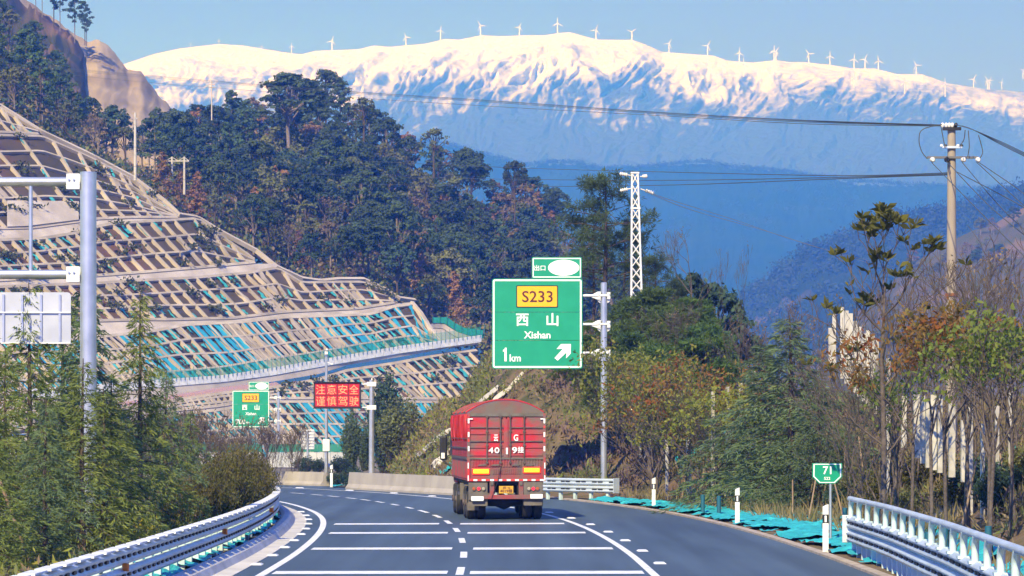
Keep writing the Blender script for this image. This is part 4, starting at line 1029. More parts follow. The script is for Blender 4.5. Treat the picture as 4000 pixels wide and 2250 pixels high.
for k in range(12):  # gathered folds of the tarpaulin
    y=.3+k*.75
    tp('tarp_fold',t_side,lambda b:b.tube([(-hw-.02,y,Z(245)),(-hw-.035,y+.1*R.uniform(-1,1),Z(300)),(-hw-.03,y+R.uniform(-.2,.2),Z(450)),(-hw-.015,y+R.uniform(-.2,.2),Z(520))],[.05,.06,.045,.02],6),side_l)
# arched roof
def arch(x): return z2+(z3-z2)*(1-abs(x/hw)**2.2)
xs=[hw*q/10 for q in range(-10,11)]
def roof(b):
    b.smooth=True
    rows=[[(x,y,arch(x)+ (.035*math.cos(y*PI/.75*1.0)**2 if 0<y<Ln else 0)-.02) for x in xs] for y in np.linspace(0.0,Ln,49)]
    b.strip(rows,True)
rf=tp('roof_tarp',t_roof,roof)
tp('roof_gable',t_roof,lambda b:b.prism([(x,arch(x)-.02) for x in xs]+[(hw,z2-.08),(-hw,z2-.08)],-.03,.03))
tp('roof_gable',t_roof,lambda b:b.prism([(x,arch(x)-.02) for x in xs]+[(hw,z2-.08),(-hw,z2-.08)],Ln-.03,Ln+.03))
for k in range(7): tp('roof_bow',t_rib if k%2 else t_side,lambda b:b.tube([(x*1.008,.75+k*1.25,arch(x)+.035) for x in xs],.035,6),rf)
# rear doors
for s in (-1,1):
    dr=tp('rear_door',t_red,lambda b:b.box((s*hw*.49,.0,(z1+z2)/2-.04),(hw*.95,.05,z2-z1-.12)))
    for cy in (380,520): tp('door_rib',t_rib,lambda b:b.box((s*hw*.50,-.045,Z(cy)),(hw*.86,.05,.035)),dr)
    for cy in (440,580,660): tp('door_rib',t_red,lambda b:b.box((s*hw*.50,-.04,Z(cy)),(hw*.86,.035,.05)),dr)
    for cx in ((578,718) if s<0 else (818,962)):
        tp('lock_bar',t_rib,lambda b:b.tube([(X(cx),-.075,Z(258)),(X(cx),-.075,Z(752))],.024,8),dr)
        for cy in (265,420,560,740): tp('bar_keeper',t_rib,lambda b:b.box((X(cx),-.06,Z(cy)),(.085,.07,.06)),dr)
tp('door_seam',t_red,lambda b:b.box((X(772),-.045,(Z(290)+Z(690))/2),(.13,.045,Z(290)-Z(690))))
for s in (-1,1): tp('corner_post',t_red,lambda b:b.box((s*(hw-.035),-.02,(z0+z2)/2),(.085,.11,z2-z0)))
tp('header_beam',t_dust,lambda b:b.box((0,-.03,Z(248)),(Wd-.1,.07,.10)))
# lower gate with vertical corrugations
gate=tp('lower_gate',t_low,lambda b:b.box((0,.0,(z0+z1)/2),(Wd-.16,.06,z1-z0-.04)))
tp('gate_rail',t_dust,lambda b:b.box((0,-.05,Z(697)),(Wd-.14,.06,.055)),gate)
for k in range(25):
    x=-1.08+k*.09; tp('corrugation',t_low,lambda b:b.box((x,-.045,Z(745) if k%1==0 else 0),(.045,.04,.24)),gate)
for k in range(13): tp('corrugation',t_low,lambda b:b.box((-.42+k*.07,-.045,Z(828)),(.035,.035,.17)),gate)
for cx in (530,665,875,1015): tp('latch_bar',t_dust,lambda b:b.prism([(X(cx-48),Z(772)),(X(cx-30),Z(760)),(X(cx+30),Z(755)),(X(cx+48),Z(766)),(X(cx+20),Z(772))],-.09,-.05),gate)
for cx,cy in ((516,829),(1039,817)):
    lp=tp('amber_lamp',amber_rim,lambda b:b.box((X(cx),-.06,Z(cy)),(178*K,.05,64*K)),gate,bevel=.015)
    tp('lens',amber,lambda b:b.box((X(cx),-.09,Z(cy)),(156*K,.02,40*K)),lp,bevel=.006)
bm_=tp('rear_sill',t_red,lambda b:b.box((0,-.02,Z(918)),(Wd,.10,.09)))
n=18
for k in range(n):
    x=-hw+.05+(Wd-.1)*(k+.5)/n; tp('reflective_tape',sign_w if k%2 else tape_r,lambda b:b.box((x,-.078,Z(919)),((Wd-.1)/n*.93,.01,.055)),bm_)
for s in (-1,1):
    for a,b0,m in ((285,335,sign_w),(360,384,tape_r),(425,475,sign_w),(500,525,tape_r),(570,622,sign_w)):
        tp('reflective_tape',m,lambda b:b.box((s*(hw-.035),-.082,(Z(a)+Z(b0))/2),(.052,.01,Z(a)-Z(b0))))
    tp('reflective_tape',sign_w,lambda b:b.box((s*(hw-.10),-.082,Z(290)),(.13,.01,.035)))
    for j,(a,b0) in enumerate(((740,800),(805,865),(870,925))): tp('reflective_tape',sign_w if j!=1 else tape_r,lambda b:b.box((s*(hw-.022),-.082,(Z(a)+Z(b0))/2),(.035,.01,Z(a)-Z(b0))))
# lettering on the doors
for cx,cy in ((659,482),(872,478)): tp('number_patch',mat('fresh_red_patch',(.48,.01,.02),.5) if 'fresh_red_patch' not in bpy.data.materials else bpy.data.materials['fresh_red_patch'],lambda b:b.box((X(cx),-.066,Z(cy)),(86*K,.008,76*K)))
for body,cx,cy,w_,h_ in (('云',669,486,46,70),('G',875,483,46,66),('4',618,612,50,60),('0',680,612,50,60),('1',783,620,20,66),('9',862,611,54,64),('挂',926,607,62,62)):
    put_text(body,X(cx),Z(cy),-.088,w=w_*K,h=h_*K,m=sign_w,parent=truck,bold=.02)
# rear underside
tp('tail_board',t_dust,lambda b:b.box((X(486),-.02,Z(1035)),(197*K,.08,180*K)),bevel=.01)
tp('tail_board',t_dust,lambda b:b.box((X(1056),-.02,Z(1030)),(200*K,.08,180*K)),bevel=.01)
for cxs,ord_ in (((443,492,541),(dull_o,redl,dull_w)),((1010,1055,1098),(dull_w,redl,dull_o))):
    for cx,m in zip(cxs,ord_):
        tl=tp('tail_light',t_dust,lambda b:b.tube([(X(cx),-.06,Z(1008)),(X(cx),-.10,Z(1008))],.068,16))
        tp('lens',m,lambda b:b.tube([(X(cx),-.10,Z(1008)),(X(cx),-.118,Z(1008))],[.055,.04],14),tl)
for cx in (629,929): tp('frame_upright',t_low,lambda b:b.box((X(cx),.0,Z(1005)),(46*K,.12,150*K)))
for cx in (629,929): tp('hinge',t_dust,lambda b:b.box((X(cx),-.05,Z(955)),(34*K,.1,44*K)),bevel=.02)
tp('bumper',t_low,lambda b:b.box((X(790),-.05,Z(1093)),(500*K,.10,44*K)),bevel=.01)
for cx,cy in ((479,1110),(1088,1088)): tp('bumper_pad',sign_w,lambda b:b.box((X(cx),-.10,Z(cy)),(130*K,.06,48*K)),bevel=.02)
pl=tp('number_plate',plate_y,lambda b:b.box((X(775),-.08,Z(1018)),(148*K,.02,76*K)),bevel=.004)
put_text('云 G',X(778),Z(998),-.094,w=78*K,h=22*K,m=maroon,parent=pl,bold=.02); put_text('4019挂',X(775),Z(1030),-.094,w=126*K,h=36*K,m=maroon,parent=pl,bold=.02)
tp('mud_flap',t_dust,lambda b:b.box((X(486),.02,Z(1152)),(198*K,.02,66*K))); tp('mud_flap',t_dust,lambda b:b.box((X(1054),.02,Z(1148)),(192*K,.02,66*K)))
tp('mud_flap',t_dust,lambda b:b.box((X(445),.55,Z(1195)),(118*K,.02,80*K)))
for s in (-1,1): tp('chassis_rail',chass,lambda b:b.box((s*.42,Ln/2,.98),(.12,Ln,.28)))
for y in (.6,2.2,3.8,5.4,7.0): tp('cross_member',chass,lambda b:b.box((0,y,.98),(.85,.14,.22)))
tp('floor_frame',chass,lambda b:b.box((0,Ln/2,z0-.03),(Wd-.12,Ln-.1,.14)))
def wheel(x,y,w,r=.53):
    t=tp('wheel',rubber,lambda b:(b.tube([(x-w/2,y,r),(x-w/2+.05,y,r),(x,y,r),(x+w/2-.05,y,r),(x+w/2,y,r)],[r*.9,r,r*1.0,r,r*.9],26)))
    tp('rim',t_dust,lambda b:b.tube([(x-w/2-.01,y,r),(x+w/2+.01,y,r)],[.28,.28],18),t); tp('hub',t_rib,lambda b:b.tube([(x-w/2-.05,y,r),(x+w/2+.05,y,r)],[.11,.11],12),t)
for y in (1.15,2.50):
    for s in (-1,1):
        wheel(s*(hw-.17),y,.27); wheel(s*(hw-.50),y,.27)
    tp('axle',chass,lambda b:(b.tube([(-hw+.2,y,.53),(-.25,y,.53),(0,y,.56),(.25,y,.53),(hw-.2,y,.53)],[.1,.12,.26,.12,.1],12)))
for y in (6.7,8.4):
    for s in (-1,1): wheel(s*(hw-.17),y,.30)
    tp('axle',chass,lambda b:b.tube([(-hw+.2,y,.5),(hw-.2,y,.5)],.08,8))
tp('mudguard',t_dust,lambda b:[b.box((-hw+.2,y,1.10),(.5,1.1,.03)) for y in (1.15,)])
tp('mudguard',t_dust,lambda b:b.box((-hw+.17,3.35,.86),(.44,.03,.55)))
tp('tank',chass,lambda b:b.tube([(-hw+.3,4.2,.8),(-hw+.3,5.6,.8)],.28,14))
tp('side_guard',t_dust,lambda b:b.box((-hw+.03,4.9,.75),(.03,1.9,.1)))
# cab in front of the body, and its mirror
cab=tp('cab',t_red,lambda b:(b.box((.05,Ln+1.05,2.0),(2.3,1.9,2.0))),bevel=.12)
for s in (-1,1):
    tp('side_window',black_m,lambda b:b.box((s*1.215,Ln+1.2,2.35),(.02,1.0,.7)),cab)
    m_=tp('mirror',black_m,lambda b:(b.box((s*(hw+.21),Ln+1.7,2.25),(.26,.12,.86))),bevel=.05)
    tp('mirror_arm',black_m,lambda b:b.tube([(s*1.2,Ln+1.6,2.72),(s*(hw+.12),Ln+1.68,2.70),(s*(hw+.30),Ln+1.7,2.60)],.03,6),m_)
    tp('mirror_arm',black_m,lambda b:b.tube([(s*1.2,Ln+1.6,1.6),(s*(hw+.10),Ln+1.68,1.70),(s*(hw+.30),Ln+1.7,1.92),(s*(hw+.32),Ln+1.7,2.2)],.035,6),m_)
    if s<0: tp('mirror_glass',sign_w,lambda b:b.box((s*(hw+.24),Ln+1.63,1.98),(.12,.03,.2)),m_)
tp('safety_rope',chass,lambda b:b.tube([(X(722),-.11,Z(770)),(X(705),-.12,Z(850)),(X(690),-.13,Z(925)),(X(640),-.12,Z(1060)),(X(625),-.12,Z(1110))],.012,5))
# ------------------------------------------------------------ roadside planting
FL=dict(cedar=leafmat('cedar_needle',(.13,.19,.05),(.22,.27,.07),objvar=.15,trans=.3,scale=2),cedar_dark=leafmat('cedar_dark_needle',(.09,.15,.075),(.16,.22,.10),objvar=.15,trans=.3,scale=2),
 yg=leafmat('yellow_green_leaf',(.19,.24,.045),(.30,.28,.06),objvar=.2,trans=.4,scale=3),red=leafmat('russet_leaf',(.26,.09,.03),(.20,.19,.05),objvar=.15,trans=.4,scale=1.6),
 green=leafmat('fresh_leaf',(.14,.21,.04),(.22,.27,.06),objvar=.2,trans=.4,scale=3),mag=leafmat('magnolia_leaf',(.12,.115,.02),(.07,.075,.02),objvar=.1,trans=.3,scale=3),
 yew=leafmat('yew_leaf',(.075,.085,.022),(.14,.12,.04),objvar=.2,trans=.2,scale=3),twig=mat('dry_twig',(.12,.085,.075),.9,col2=(.08,.05,.05),scale=3,objvar=.2),
 pine=leafmat('bank_pine',(.06,.12,.03),(.11,.17,.045),objvar=.2,trans=.3,scale=2))
grey_bark=mat('grey_bark',(.13,.105,.09),.9,col2=(.07,.055,.05),scale=8,bump=.6)
def gz(X,Y): return bank_ht(X,Y) if X>_x[int(np.argmin(abs(_y-Y)))] else 0.05
def at_px(px,D):
    X=(px-2000)*D/F; return Vector((X,D,gz(X,D)-.02))
def finish(mb,P,size,asp,leaf,bk,nr,name='tree',dirs=None,cname='crown',droop=0):
    root=empty(name); mb.recalc=False
    if mb.v: mb.build('trunk',bk,root)
    if P is not None: link_mesh(cname,quads_mesh(cname,leaf_quads(P,size,asp,dirs=dirs,rng=nr,droop=droop),leaf),root)
    return root
def cedar(seed,h,w,leaf,z_low=.04,dens=1.):
    R=random.Random(seed); nr=np.random.RandomState(seed); mb=MB(); P=[];Dr=[]
    mb.tube([(0,0,-.2),(R.uniform(-.05,.05),0,h*.5),(0,0,h)],[.09,.06,.012],7,False)
    z=h*z_low; i=0
    while z<h*.985:
        f=(z/h); L=w*.5*((1-f)**.75*.95+.06)*R.uniform(.45,1.35); 
        if f>.62: L*=.62
        a=i*2.4+R.uniform(-.4,.4); d=Vector((math.cos(a),math.sin(a),0)); q=[]
        n=6
        for k in range(n+1):
            u=k/n; q.append(Vector((0,0,z))+d*L*u+Vector((0,0,L*(.22*u-.45*u*u)))+Vector((R.gauss(0,.02),R.gauss(0,.02),0)))
        mb.tube(q,[.022*(1-u/8)*(1-f*.6) for u in range(n+1)],4,False)
        m=int(36*L*dens)+7
        for _ in range(m):
            u=R.uniform(.12,1.02); kk=min(n-1,int(u*n)); p=q[kk].lerp(q[kk+1],u*n-kk)
            s=R.choice((-1,1)); side=Vector((-d.y,d.x,0))*s; tl=.34*(1.15-u)*L+.06
            v=R.random(); pp=p+side*tl*v+d*tl*v*.5+Vector((0,0,-.28*v*v*L*.6+R.gauss(0,.03)))
            for _k in range(3):
                P.append(pp+Vector((R.gauss(0,.04),R.gauss(0,.04),R.gauss(0,.03)))); Dr.append(side*.7+d*.6+Vector((0,0,-.5)))
        z+=h*.0115*R.uniform(.7,1.4)*(1+f*.3); i+=1
    return finish(mb,arr(P),.17,.16,leaf,bark,nr,'cedar_tree',dirs=arr(Dr))
def sapling(seed,h,w,leaf,clear=.35,nl=3,leaf_s=.15,dens=1.,asp=.42,name='tree'):
    R=random.Random(seed); nr=np.random.RandomState(seed); mb=MB(); tips=[]
    for k in range(nl):
        x=R.uniform(-.12,.12); a=R.uniform(0,6.3)
        base=Vector((x,R.uniform(-.1,.1),-.1)); mid=Vector((x+R.uniform(-.15,.15),0,h*clear)); mb.tube([base,base.lerp(mid,.5)+Vector((.04,0,0)),mid],[.055,.045,.038],6,False)
        for j in range(3): branchy(mb,mid,Vector((R.gauss(0,.42),R.gauss(0,.42),1)),h*(1-clear)*.38,.030,3,R,tips,.5*w/2.2,.18,4,.007)
    P=[]
    for p,d in tips:
        for _ in range(int(9*dens)): P.append(p+Vector((R.gauss(0,.13),R.gauss(0,.13),R.gauss(0,.13))))
    zs=max(t[0].z for t in tips); 
    r=finish(mb,arr(P),leaf_s,asp,leaf,grey_bark,nr,name,droop=.3); r['hh']=zs; return r
def bare(seed,h,spread=.35,depth=5,r0=.05,leaders=1,leafy=0,leaf=None,clear=.2):
    R=random.Random(seed); nr=np.random.RandomState(seed); mb=MB(); tips=[]
    for k in range(leaders):
        b0=Vector((R.uniform(-.1,.1)*leaders,R.uniform(-.1,.1)*leaders,-.1)); m_=b0+Vector((R.gauss(0,.1)*leaders,R.gauss(0,.1),h*clear+.1)); mb.tube([b0,m_],[r0,r0*.8],6,False)
        branchy(mb,m_,Vector((R.gauss(0,.15),R.gauss(0,.15),1)),h*.27,r0*.75,depth,R,tips,spread,.22,4,.006,(2,3))
        branchy(mb,b0.lerp(m_,.7),Vector((R.gauss(0,.5),R.gauss(0,.5),1)),h*.2,r0*.5,max(1,depth-1),R,tips,spread,.22,4,.006,(2,3))
    P=None
    if leafy:
        P=arr([t[0]+Vector((R.gauss(0,.06),R.gauss(0,.06),R.gauss(0,.06))) for t in tips if R.random()<leafy for _ in range(3)])
    r=finish(mb,P,.09,.5,leaf or FL['twig'],grey_bark,nr,'bare_tree'); r['hh']=max(t[0].z for t in tips); return r
def magnolia(seed,h):
    R=random.Random(seed); nr=np.random.RandomState(seed); mb=MB(); tips=[]
    mb.tube([(0,0,-.2),(.03,0,h*.35),(-.02,0,h*.62),(.05,0,h*.85)],[.065,.055,.04,.02],8,False)
    for i in range(13):
        z=h*(.30+.045*i); a=i*2.4
        branchy(mb,Vector((0,0,z)),Vector((math.cos(a)*.9,math.sin(a)*.7,.75)),h*.15*(1.15-i*.035),.024,3,R,tips,.33,.16,4,.008,(1,3))
    P=[];Dr=[]
    for p,d in tips:
        if R.random()<.22 or p.z>h*.93:
            for k in range(8):
                a=k*.8+R.random(); P.append(p); Dr.append(Vector((math.cos(a),math.sin(a),.75)))
    for p,d in tips:
        if abs(p.x)<.45 and p.z>h*.7 and R.random()<.5:
            for k in range(7): a=k*.7; P.append(p+Vector((0,0,R.uniform(-.1,.1)))); Dr.append(Vector((math.cos(a),math.sin(a),.6)))
    r=finish(mb,arr(P),.20,.40,FL['mag'],grey_bark,nr,'magnolia_tree',dirs=arr(Dr)); r['hh']=max(t[0].z for t in tips); return r
def bush(seed,h,w,leaf,n=3500,size=.09,up=.6,asp=.45,name='bush'):
    R=random.Random(seed); nr=np.random.RandomState(seed); mb=MB(); P=[];Dr=[]
    for i in range(int(n/28)):
        a=R.uniform(0,6.28); rr=w*.5*math.sqrt(R.random()); hh=h*(1-.45*(rr/(w*.5))**2)*R.uniform(.75,1.05); b0=Vector((math.cos(a)*rr*.35,math.sin(a)*rr*.35,0)); t=Vector((math.cos(a)*rr,math.sin(a)*rr,hh))
        if i%4==0: mb.tube([b0,b0.lerp(t,.6),t],[.02,.012,.004],3,False)
        for k in range(28):
            u=R.random()**.6; P.append(b0.lerp(t,u)+Vector((R.gauss(0,.07),R.gauss(0,.07),R.gauss(0,.06)))); Dr.append(Vector((R.gauss(0,.5),R.gauss(0,.5),up)))
    return finish(mb,arr(P),size,asp,leaf,bark,nr,name,dirs=arr(Dr),cname='foliage')
def bank_pine(seed,h,w,leaf,lo=.35,bush_=False):
    R=random.Random(seed); nr=np.random.RandomState(seed); mb=MB(); P=[];Dr=[]
    mb.tube([(0,0,-.5),(.12,0,h*.4),(-.1,0,h*.7),(0,0,h)],[.17 if not bush_ else .07,.13 if not bush_ else .05,.09 if not bush_ else .03,.02],7,False)
    z=h*lo
    while z<h*1.0:
        f=(z-h*lo)/(h*(1-lo)); L=w*.5*(1.05-f**1.5*.75)*R.uniform(.55,1.1); a=R.uniform(0,6.28); d=Vector((math.cos(a),math.sin(a),.2)); t=[]
        branchy(mb,Vector((0,0,z)),d,L*.55,.045 if not bush_ else .02,2,R,t,.55,.12,4,.01)
        for p,dd in t:
            for _ in range(3):
                c=p+Vector((R.gauss(0,.25),R.gauss(0,.25),R.gauss(0,.12)))*(w/6)
                for k in range(16): q=Vector((R.gauss(0,1),R.gauss(0,1),R.gauss(0,1)+.5)).normalized(); P.append(c+q*.05); Dr.append(q)
        z+=h*(.022 if not bush_ else .03)*R.uniform(.7,1.3)
    return finish(mb,arr(P),.34 if not bush_ else .26,.13,leaf,bark,nr,'pine_tree',dirs=arr(Dr))
PR={}
def use(key,make,loc,height=None,base_h=None,rz=None,wide=1.,label=None,cat='tree',group=None):
    fresh=key not in PR
    if fresh: PR[key]=make(); o=PR[key]
    else: o=copy_tree(PR[key])
    hh=base_h or o.get('hh',1.)
    s=(height/hh) if height else 1.
    o.location=loc; o.rotation_euler=(0,0,random.uniform(0,6.28) if rz is None else rz); o.scale=(s*wide,s*wide,s)
    tag(o,label,cat,group); return o
random.seed(21)
# left: feathery cedars behind the guardrail
for i,(px,D,ty,k,wd,lab) in enumerate([(-70,58,1240,0,1.,'dark feathery cedar cut off by the left edge of the photo'),(20,61,1350,1,1.,'feathery cedar at the left edge, below the metal sign panel'),(112,66,1105,2,.95,'tall spindly cedar in front of the metal sign panel, left of its middle'),(242,70,1125,0,.95,'cedar with a thin leader in front of the right part of the metal sign panel'),(335,69,1085,3,.95,'cedar whose tip crosses the big steel mast'),(435,67,1480,1,1.15,'low broad cedar right of the foot of the big steel mast'),
   (548,72,1135,2,.85,'tallest cedar right of the steel mast, its thin tip against the lattice slope'),(650,79,1440,3,1.,'cedar between the tallest one and the reddish twig hedge'),(180,55,1560,3,1.2,'low bushy cedar nearest the camera on the left'),(-10,53,1700,2,1.4,'drooping cedar in the bottom left corner above the guardrail'),(325,61,1400,0,1.15,'bushy cedar directly in front of the lower steel mast'),(405,63,1520,2,1.5,'wide low cedar just right of the steel mast, nearer the rail'),(745,85,1600,1,.9,'small cedar beside the dense yew hedge')]):
    p=at_px(px,D); zt=HC+(1690-ty)*D/F
    if i in (0,1,2,3,4,5,6,7,11): p.x=min(p.x,road_pt(t_at(D),-6.6).x)
    use('cedar%d'%k,lambda k=k:cedar(100+k,6.,4.2,FL['cedar'] if k!=3 else FL['cedar_dark'],dens=1.0),p,zt-p.z,6.,None,wd,lab,'cedar tree')
for i,(px,D,h,w_) in enumerate([(1085,97,1.9,1.),(1040,93,2.1,1.1),(985,92,2.2,1.1),(930,88,2.1,1.1),(880,86,2.15,1.1),(1110,102,1.7,.9),(820,84,1.9,1.),(960,99,2.3,1.1),(1020,101,2.2,1.1),(890,95,2.3,1.1),(775,83,1.7,1.),(700,78,1.5,1.)]):
    p=at_px(px,D); p.x=min(p.x,road_pt(t_at(D),-6.5).x)
    use('yew%d'%(i%3),lambda i=i:bush(200+i,2.,1.9,FL['yew'],6500,.10,.9,.3),p,h,2.,None,w_,'dense olive-brown yew shrub behind the left guardrail, '+('near the bend' if px>1000 else 'in the middle of its row' if px>860 else 'next to the cedars'),'shrub','yew shrubs in a row behind the left guardrail')
for i in range(46):
    px=random.uniform(640,1150); D=random.uniform(112,160)
    if px>1020 and D<125: D+=28
    p=at_px(px,D); p.x=min(p.x,road_pt(t_at(min(D,150)),-7.5).x if D<150 else p.x)
    use('twigs%d'%(i%4),lambda i=i:bare(300+i,3.4,.22,4,.02,5,.35,LM['brown'],.1),p,random.uniform(2.6,4.2),None,None,1.,'leafless reddish twig shrub '+('beside the tallest left cedar' if px<760 else 'left of the small far exit sign' if px<910 else 'under the small far exit sign' if px<1050 else 'right of the small far exit sign')+(', in front' if D<135 else ', at the back'),'shrub','reddish twig shrubs in front of the lattice slope')
FLw=leafmat('yellow_flower',(.55,.42,.02),(.4,.35,.03),trans=.3)
for k,(px,D) in enumerate([(470,64.5),(545,66.5)]): 
    p=at_px(px,D); p.x=min(p.x,road_pt(t_at(D),-6.2).x); use('yellow',lambda:bush(260,.9,.9,FLw,700,.07,1.3,.3),p,.95,.9,None,1.,('yellow flowering tuft behind the left guardrail, left one','yellow flowering tuft behind the left guardrail, right one')[k],'plant')
prop_m=mat('raw_timber',(.34,.25,.17),.85,col2=(.22,.15,.10),scale=6,bump=.4,stretch=(1,1,.2))
blue_w=mat('blue_wrap',(.01,.10,.16),.7)
def prop(a,b_,lab,r=.035,m=prop_m,grp=None):
    mb=MB(); a,b_=Vector(a),Vector(b_); mb.tube([a,a.lerp(b_,.5)+Vector((.01,0,0)),b_],[r,r*.95,r*.8],7); o=mb.build('timber_prop',m); tag(o,lab,'tree stake',grp); return o
for a,b_,lab in [((0,1880,55),(130,2238,55),'long raw timber tree stake leaning in the bottom left corner'),((390,2060,62),(432,2160,62),'short timber stake behind the left guardrail near the yellow flowers'),((545,1830,72),(478,2010,71.5),'left stake of the crossed pair under the tallest cedar'),((535,1830,72),(625,2105,71.5),'right stake of the crossed pair under the tallest cedar'),((305,1830,66),(332,1880,66),'pale stub of timber stake in the cedars right of the steel mast'),((250,1980,62),(345,2190,61),'thin timber stake leaning below the steel mast')]:
    prop(W(*a),W(*b_),lab)
# behind the LED board
use('ledtree',lambda:bush(400,7.,2.8,LM['deep'],9000,.20,.5,.6,'tree'),at_px(1512,203),HC+(1690-1438)*203/F,7.,1.,1.,'dark evergreen tree with a full crown right behind the LED board post')
use('ledtree2',lambda:bush(401,5.,3.2,LM['olive'],8000,.18,.4,.6,'tree'),at_px(1570,198),HC+(1690-1560)*198/F,5.,1.,1.15,'olive evergreen tree between the LED post and the truck')
use('ledtree3',lambda:bush(402,5.,1.9,FL['cedar_dark'],5000,.18,.6,.5,'tree'),at_px(1372,208),HC+(1690-1590)*208/F,5.,1.,.9,'narrow dark tree under the red LED board')
use('ledtree3',None,at_px(1424,214),HC+(1690-1640)*214/F,5.,2.,1.,'smaller dark tree left of the LED post')
for k,(px,D,h) in enumerate([(1310,152,.8),(1375,150,1.1),(1395,148,.9),(1330,205,1.2),(1190,205,1.2),(1240,210,1.)]): use('ball',lambda:bush(410,1.,1.3,LM['deep'],2500,.09,.2,.6),at_px(px,D),h,1.,None,1.,'small rounded dark shrub near the gap between the concrete barriers','shrub','rounded shrubs near the barrier gap')
for k in range(6):
    use('twigs1',None,at_px(random.uniform(1480,1620),random.uniform(192,204)),random.uniform(2,3),None,None,1.,'thin bare shrub behind the long concrete barrier','shrub','bare shrubs behind the long barrier')
# right bank
for i,(px,D,ty,k,lab) in enumerate([(2436,130,1330,'yg','yellow-green sapling just right of the exit sign post'),(2490,128,1395,'yg','yellow-green sapling second to the right of the exit sign post'),(2552,121,1345,'yg','yellow-green sapling in front of the pines right of the exit sign'),(2610,124,1480,'green','small green sapling between two yellow-green ones right of the exit sign'),(2665,115,1500,'yg','sparse sapling beside a white concrete stake'),(2745,112,1400,'red','orange-tinted yellow-green sapling left of the big cedar'),(2812,108,1440,'yg','yellow-green sapling touching the left side of the big cedar'),(2380,134,1560,'green','low leafy sapling behind the exit sign post')]):
    p=at_px(px,D); use(k+'%d'%(i%3),lambda i=i,k=k:sapling(500+i,4.2,2.6,FL[k],.12,4,.13,1.6),p,HC+(1690-ty)*D/F-p.z,None,None,1.,lab,'young tree')
for i,(px,D,ty,wd,lab) in enumerate([(3085,100,1232,1.7,'big blue-green cedar in the middle of the right bank'),(2985,106,1340,1.5,'cedar adjoining the left of the big blue-green cedar'),(3195,96,1480,1.45,'lower cedar behind the kilometre board'),(2900,112,1700,1.0,'low dark cedar left of the kilometre board'),(3040,99,1700,1.1,'bushy low cedar at the foot of the big blue-green one')]):
    p=at_px(px,D); use('cedarR%d'%(i%2),lambda i=i:cedar(600+i,6,5.0,FL['cedar_dark'],.03,1.35),p,HC+(1690-ty)*D/F-p.z,6.,None,wd,lab,'cedar tree')
for i,(px,D,ty,lab) in enumerate([(3565,64,1290,'left russet-leaved tree of the three on the right bank'),(3622,61,1190,'middle russet-leaved tree, the tallest of the three'),(3690,62,1215,'right russet-leaved tree in front of the utility pole')]):
    p=at_px(px,D); use('red%d'%(i%2),lambda i=i:sapling(700+i,5.0,2.0,FL['red'],.48,1,.15,1.7,.36),p,HC+(1690-ty)*D/F-p.z,None,None,.85,lab,'young tree')
for i,(px,D,ty,lab) in enumerate([(3775,66,1270,'green-leaved tree right of the utility pole'),(3865,58,1195,'green-leaved tree second from the right edge'),(3965,60,1250,'green-leaved tree at the right edge of the photo'),(3500,72,1420,'small green tree between the magnolia and the russet trees')]):
    p=at_px(px,D); use('grn%d'%(i%2),lambda i=i:sapling(720+i,5.0,2.2,FL['green'],.42,2,.14,.9,.5),p,HC+(1690-ty)*D/F-p.z,None,None,1.,lab,'young tree')
p=at_px(3448,68); use('mag',lambda:magnolia(740,6.),p,HC+(1690-815)*68/F-p.z,None,.4,1.,'tall magnolia with bare twigs and clusters of big leaves')
for i,(px,D,ty,k,wd,lab) in enumerate([(3392,76,1330,0,1.,'dense bare tree right of the kilometre board'),(3330,82,1480,1,1.,'bare twiggy tree above the white slab wall foot'),(3455,74,1270,2,1.,'bare multi-stemmed tree under the magnolia crown'),(2702,150,895,3,1.,'tall bare tree against the blue hill, right of the lattice mast'),(2832,166,970,4,.5,'slim bare sapling, left of two against the blue hill'),(2882,164,955,4,.5,'slim bare sapling, right of two against the blue hill'),(3150,112,1130,1,1.,'bare tree rising behind the big cedar'),(3030,122,1180,2,1.,'bare tree behind the left shoulder of the big cedar'),
  (3905,78,900,0,1.,'tall bare tree right of the utility pole'),(3990,74,850,2,1.,'bare tree cut by the right edge of the photo'),(3790,84,960,1,.8,'bare tree just right of the utility pole'),(3655,90,1020,0,.8,'bare tree just left of the utility pole'),(3860,66,1080,1,.9,'bare tree between the green-leaved ones at right'),(2650,140,1150,2,.9,'bare shrub-like tree below the tall bare tree'),(3560,84,1050,2,.9,'bare tree behind the russet-leaved trees')]):
    p=at_px(px,D); use('bare%d'%k,lambda k=k:bare(800+k,6.,(.42,.5,.36,.40,.22)[k],5,(.06,.05,.05,.09,.04)[k],(2,2,4,1,1)[k],.12,LM['brown'],(.15,.15,.08,.35,.3)[k]),p,HC+(1690-ty)*D/F-p.z,None,None,wd,lab,'bare tree')
for i,(px,D,ty,k,wd,lab) in enumerate([(2366,170,700,0,1.15,'tall dark pine above the exit sign, left of the lattice mast'),(2318,178,860,1,1.,'second pine close behind the tall one above the exit sign'),(2440,172,880,1,1.,'pine behind the lattice mast'),(2560,168,1010,0,1.15,'pine to the right of the lattice mast'),(2630,165,1110,1,1.3,'lower pine right of the lattice mast')]):
    p=at_px(px,D); use('bp%d'%k,lambda k=k:bank_pine(900+k,11,6.5,LM['pine'],.38),p,HC+(1690-ty)*D/F-p.z,11,None,wd,lab,'pine tree')
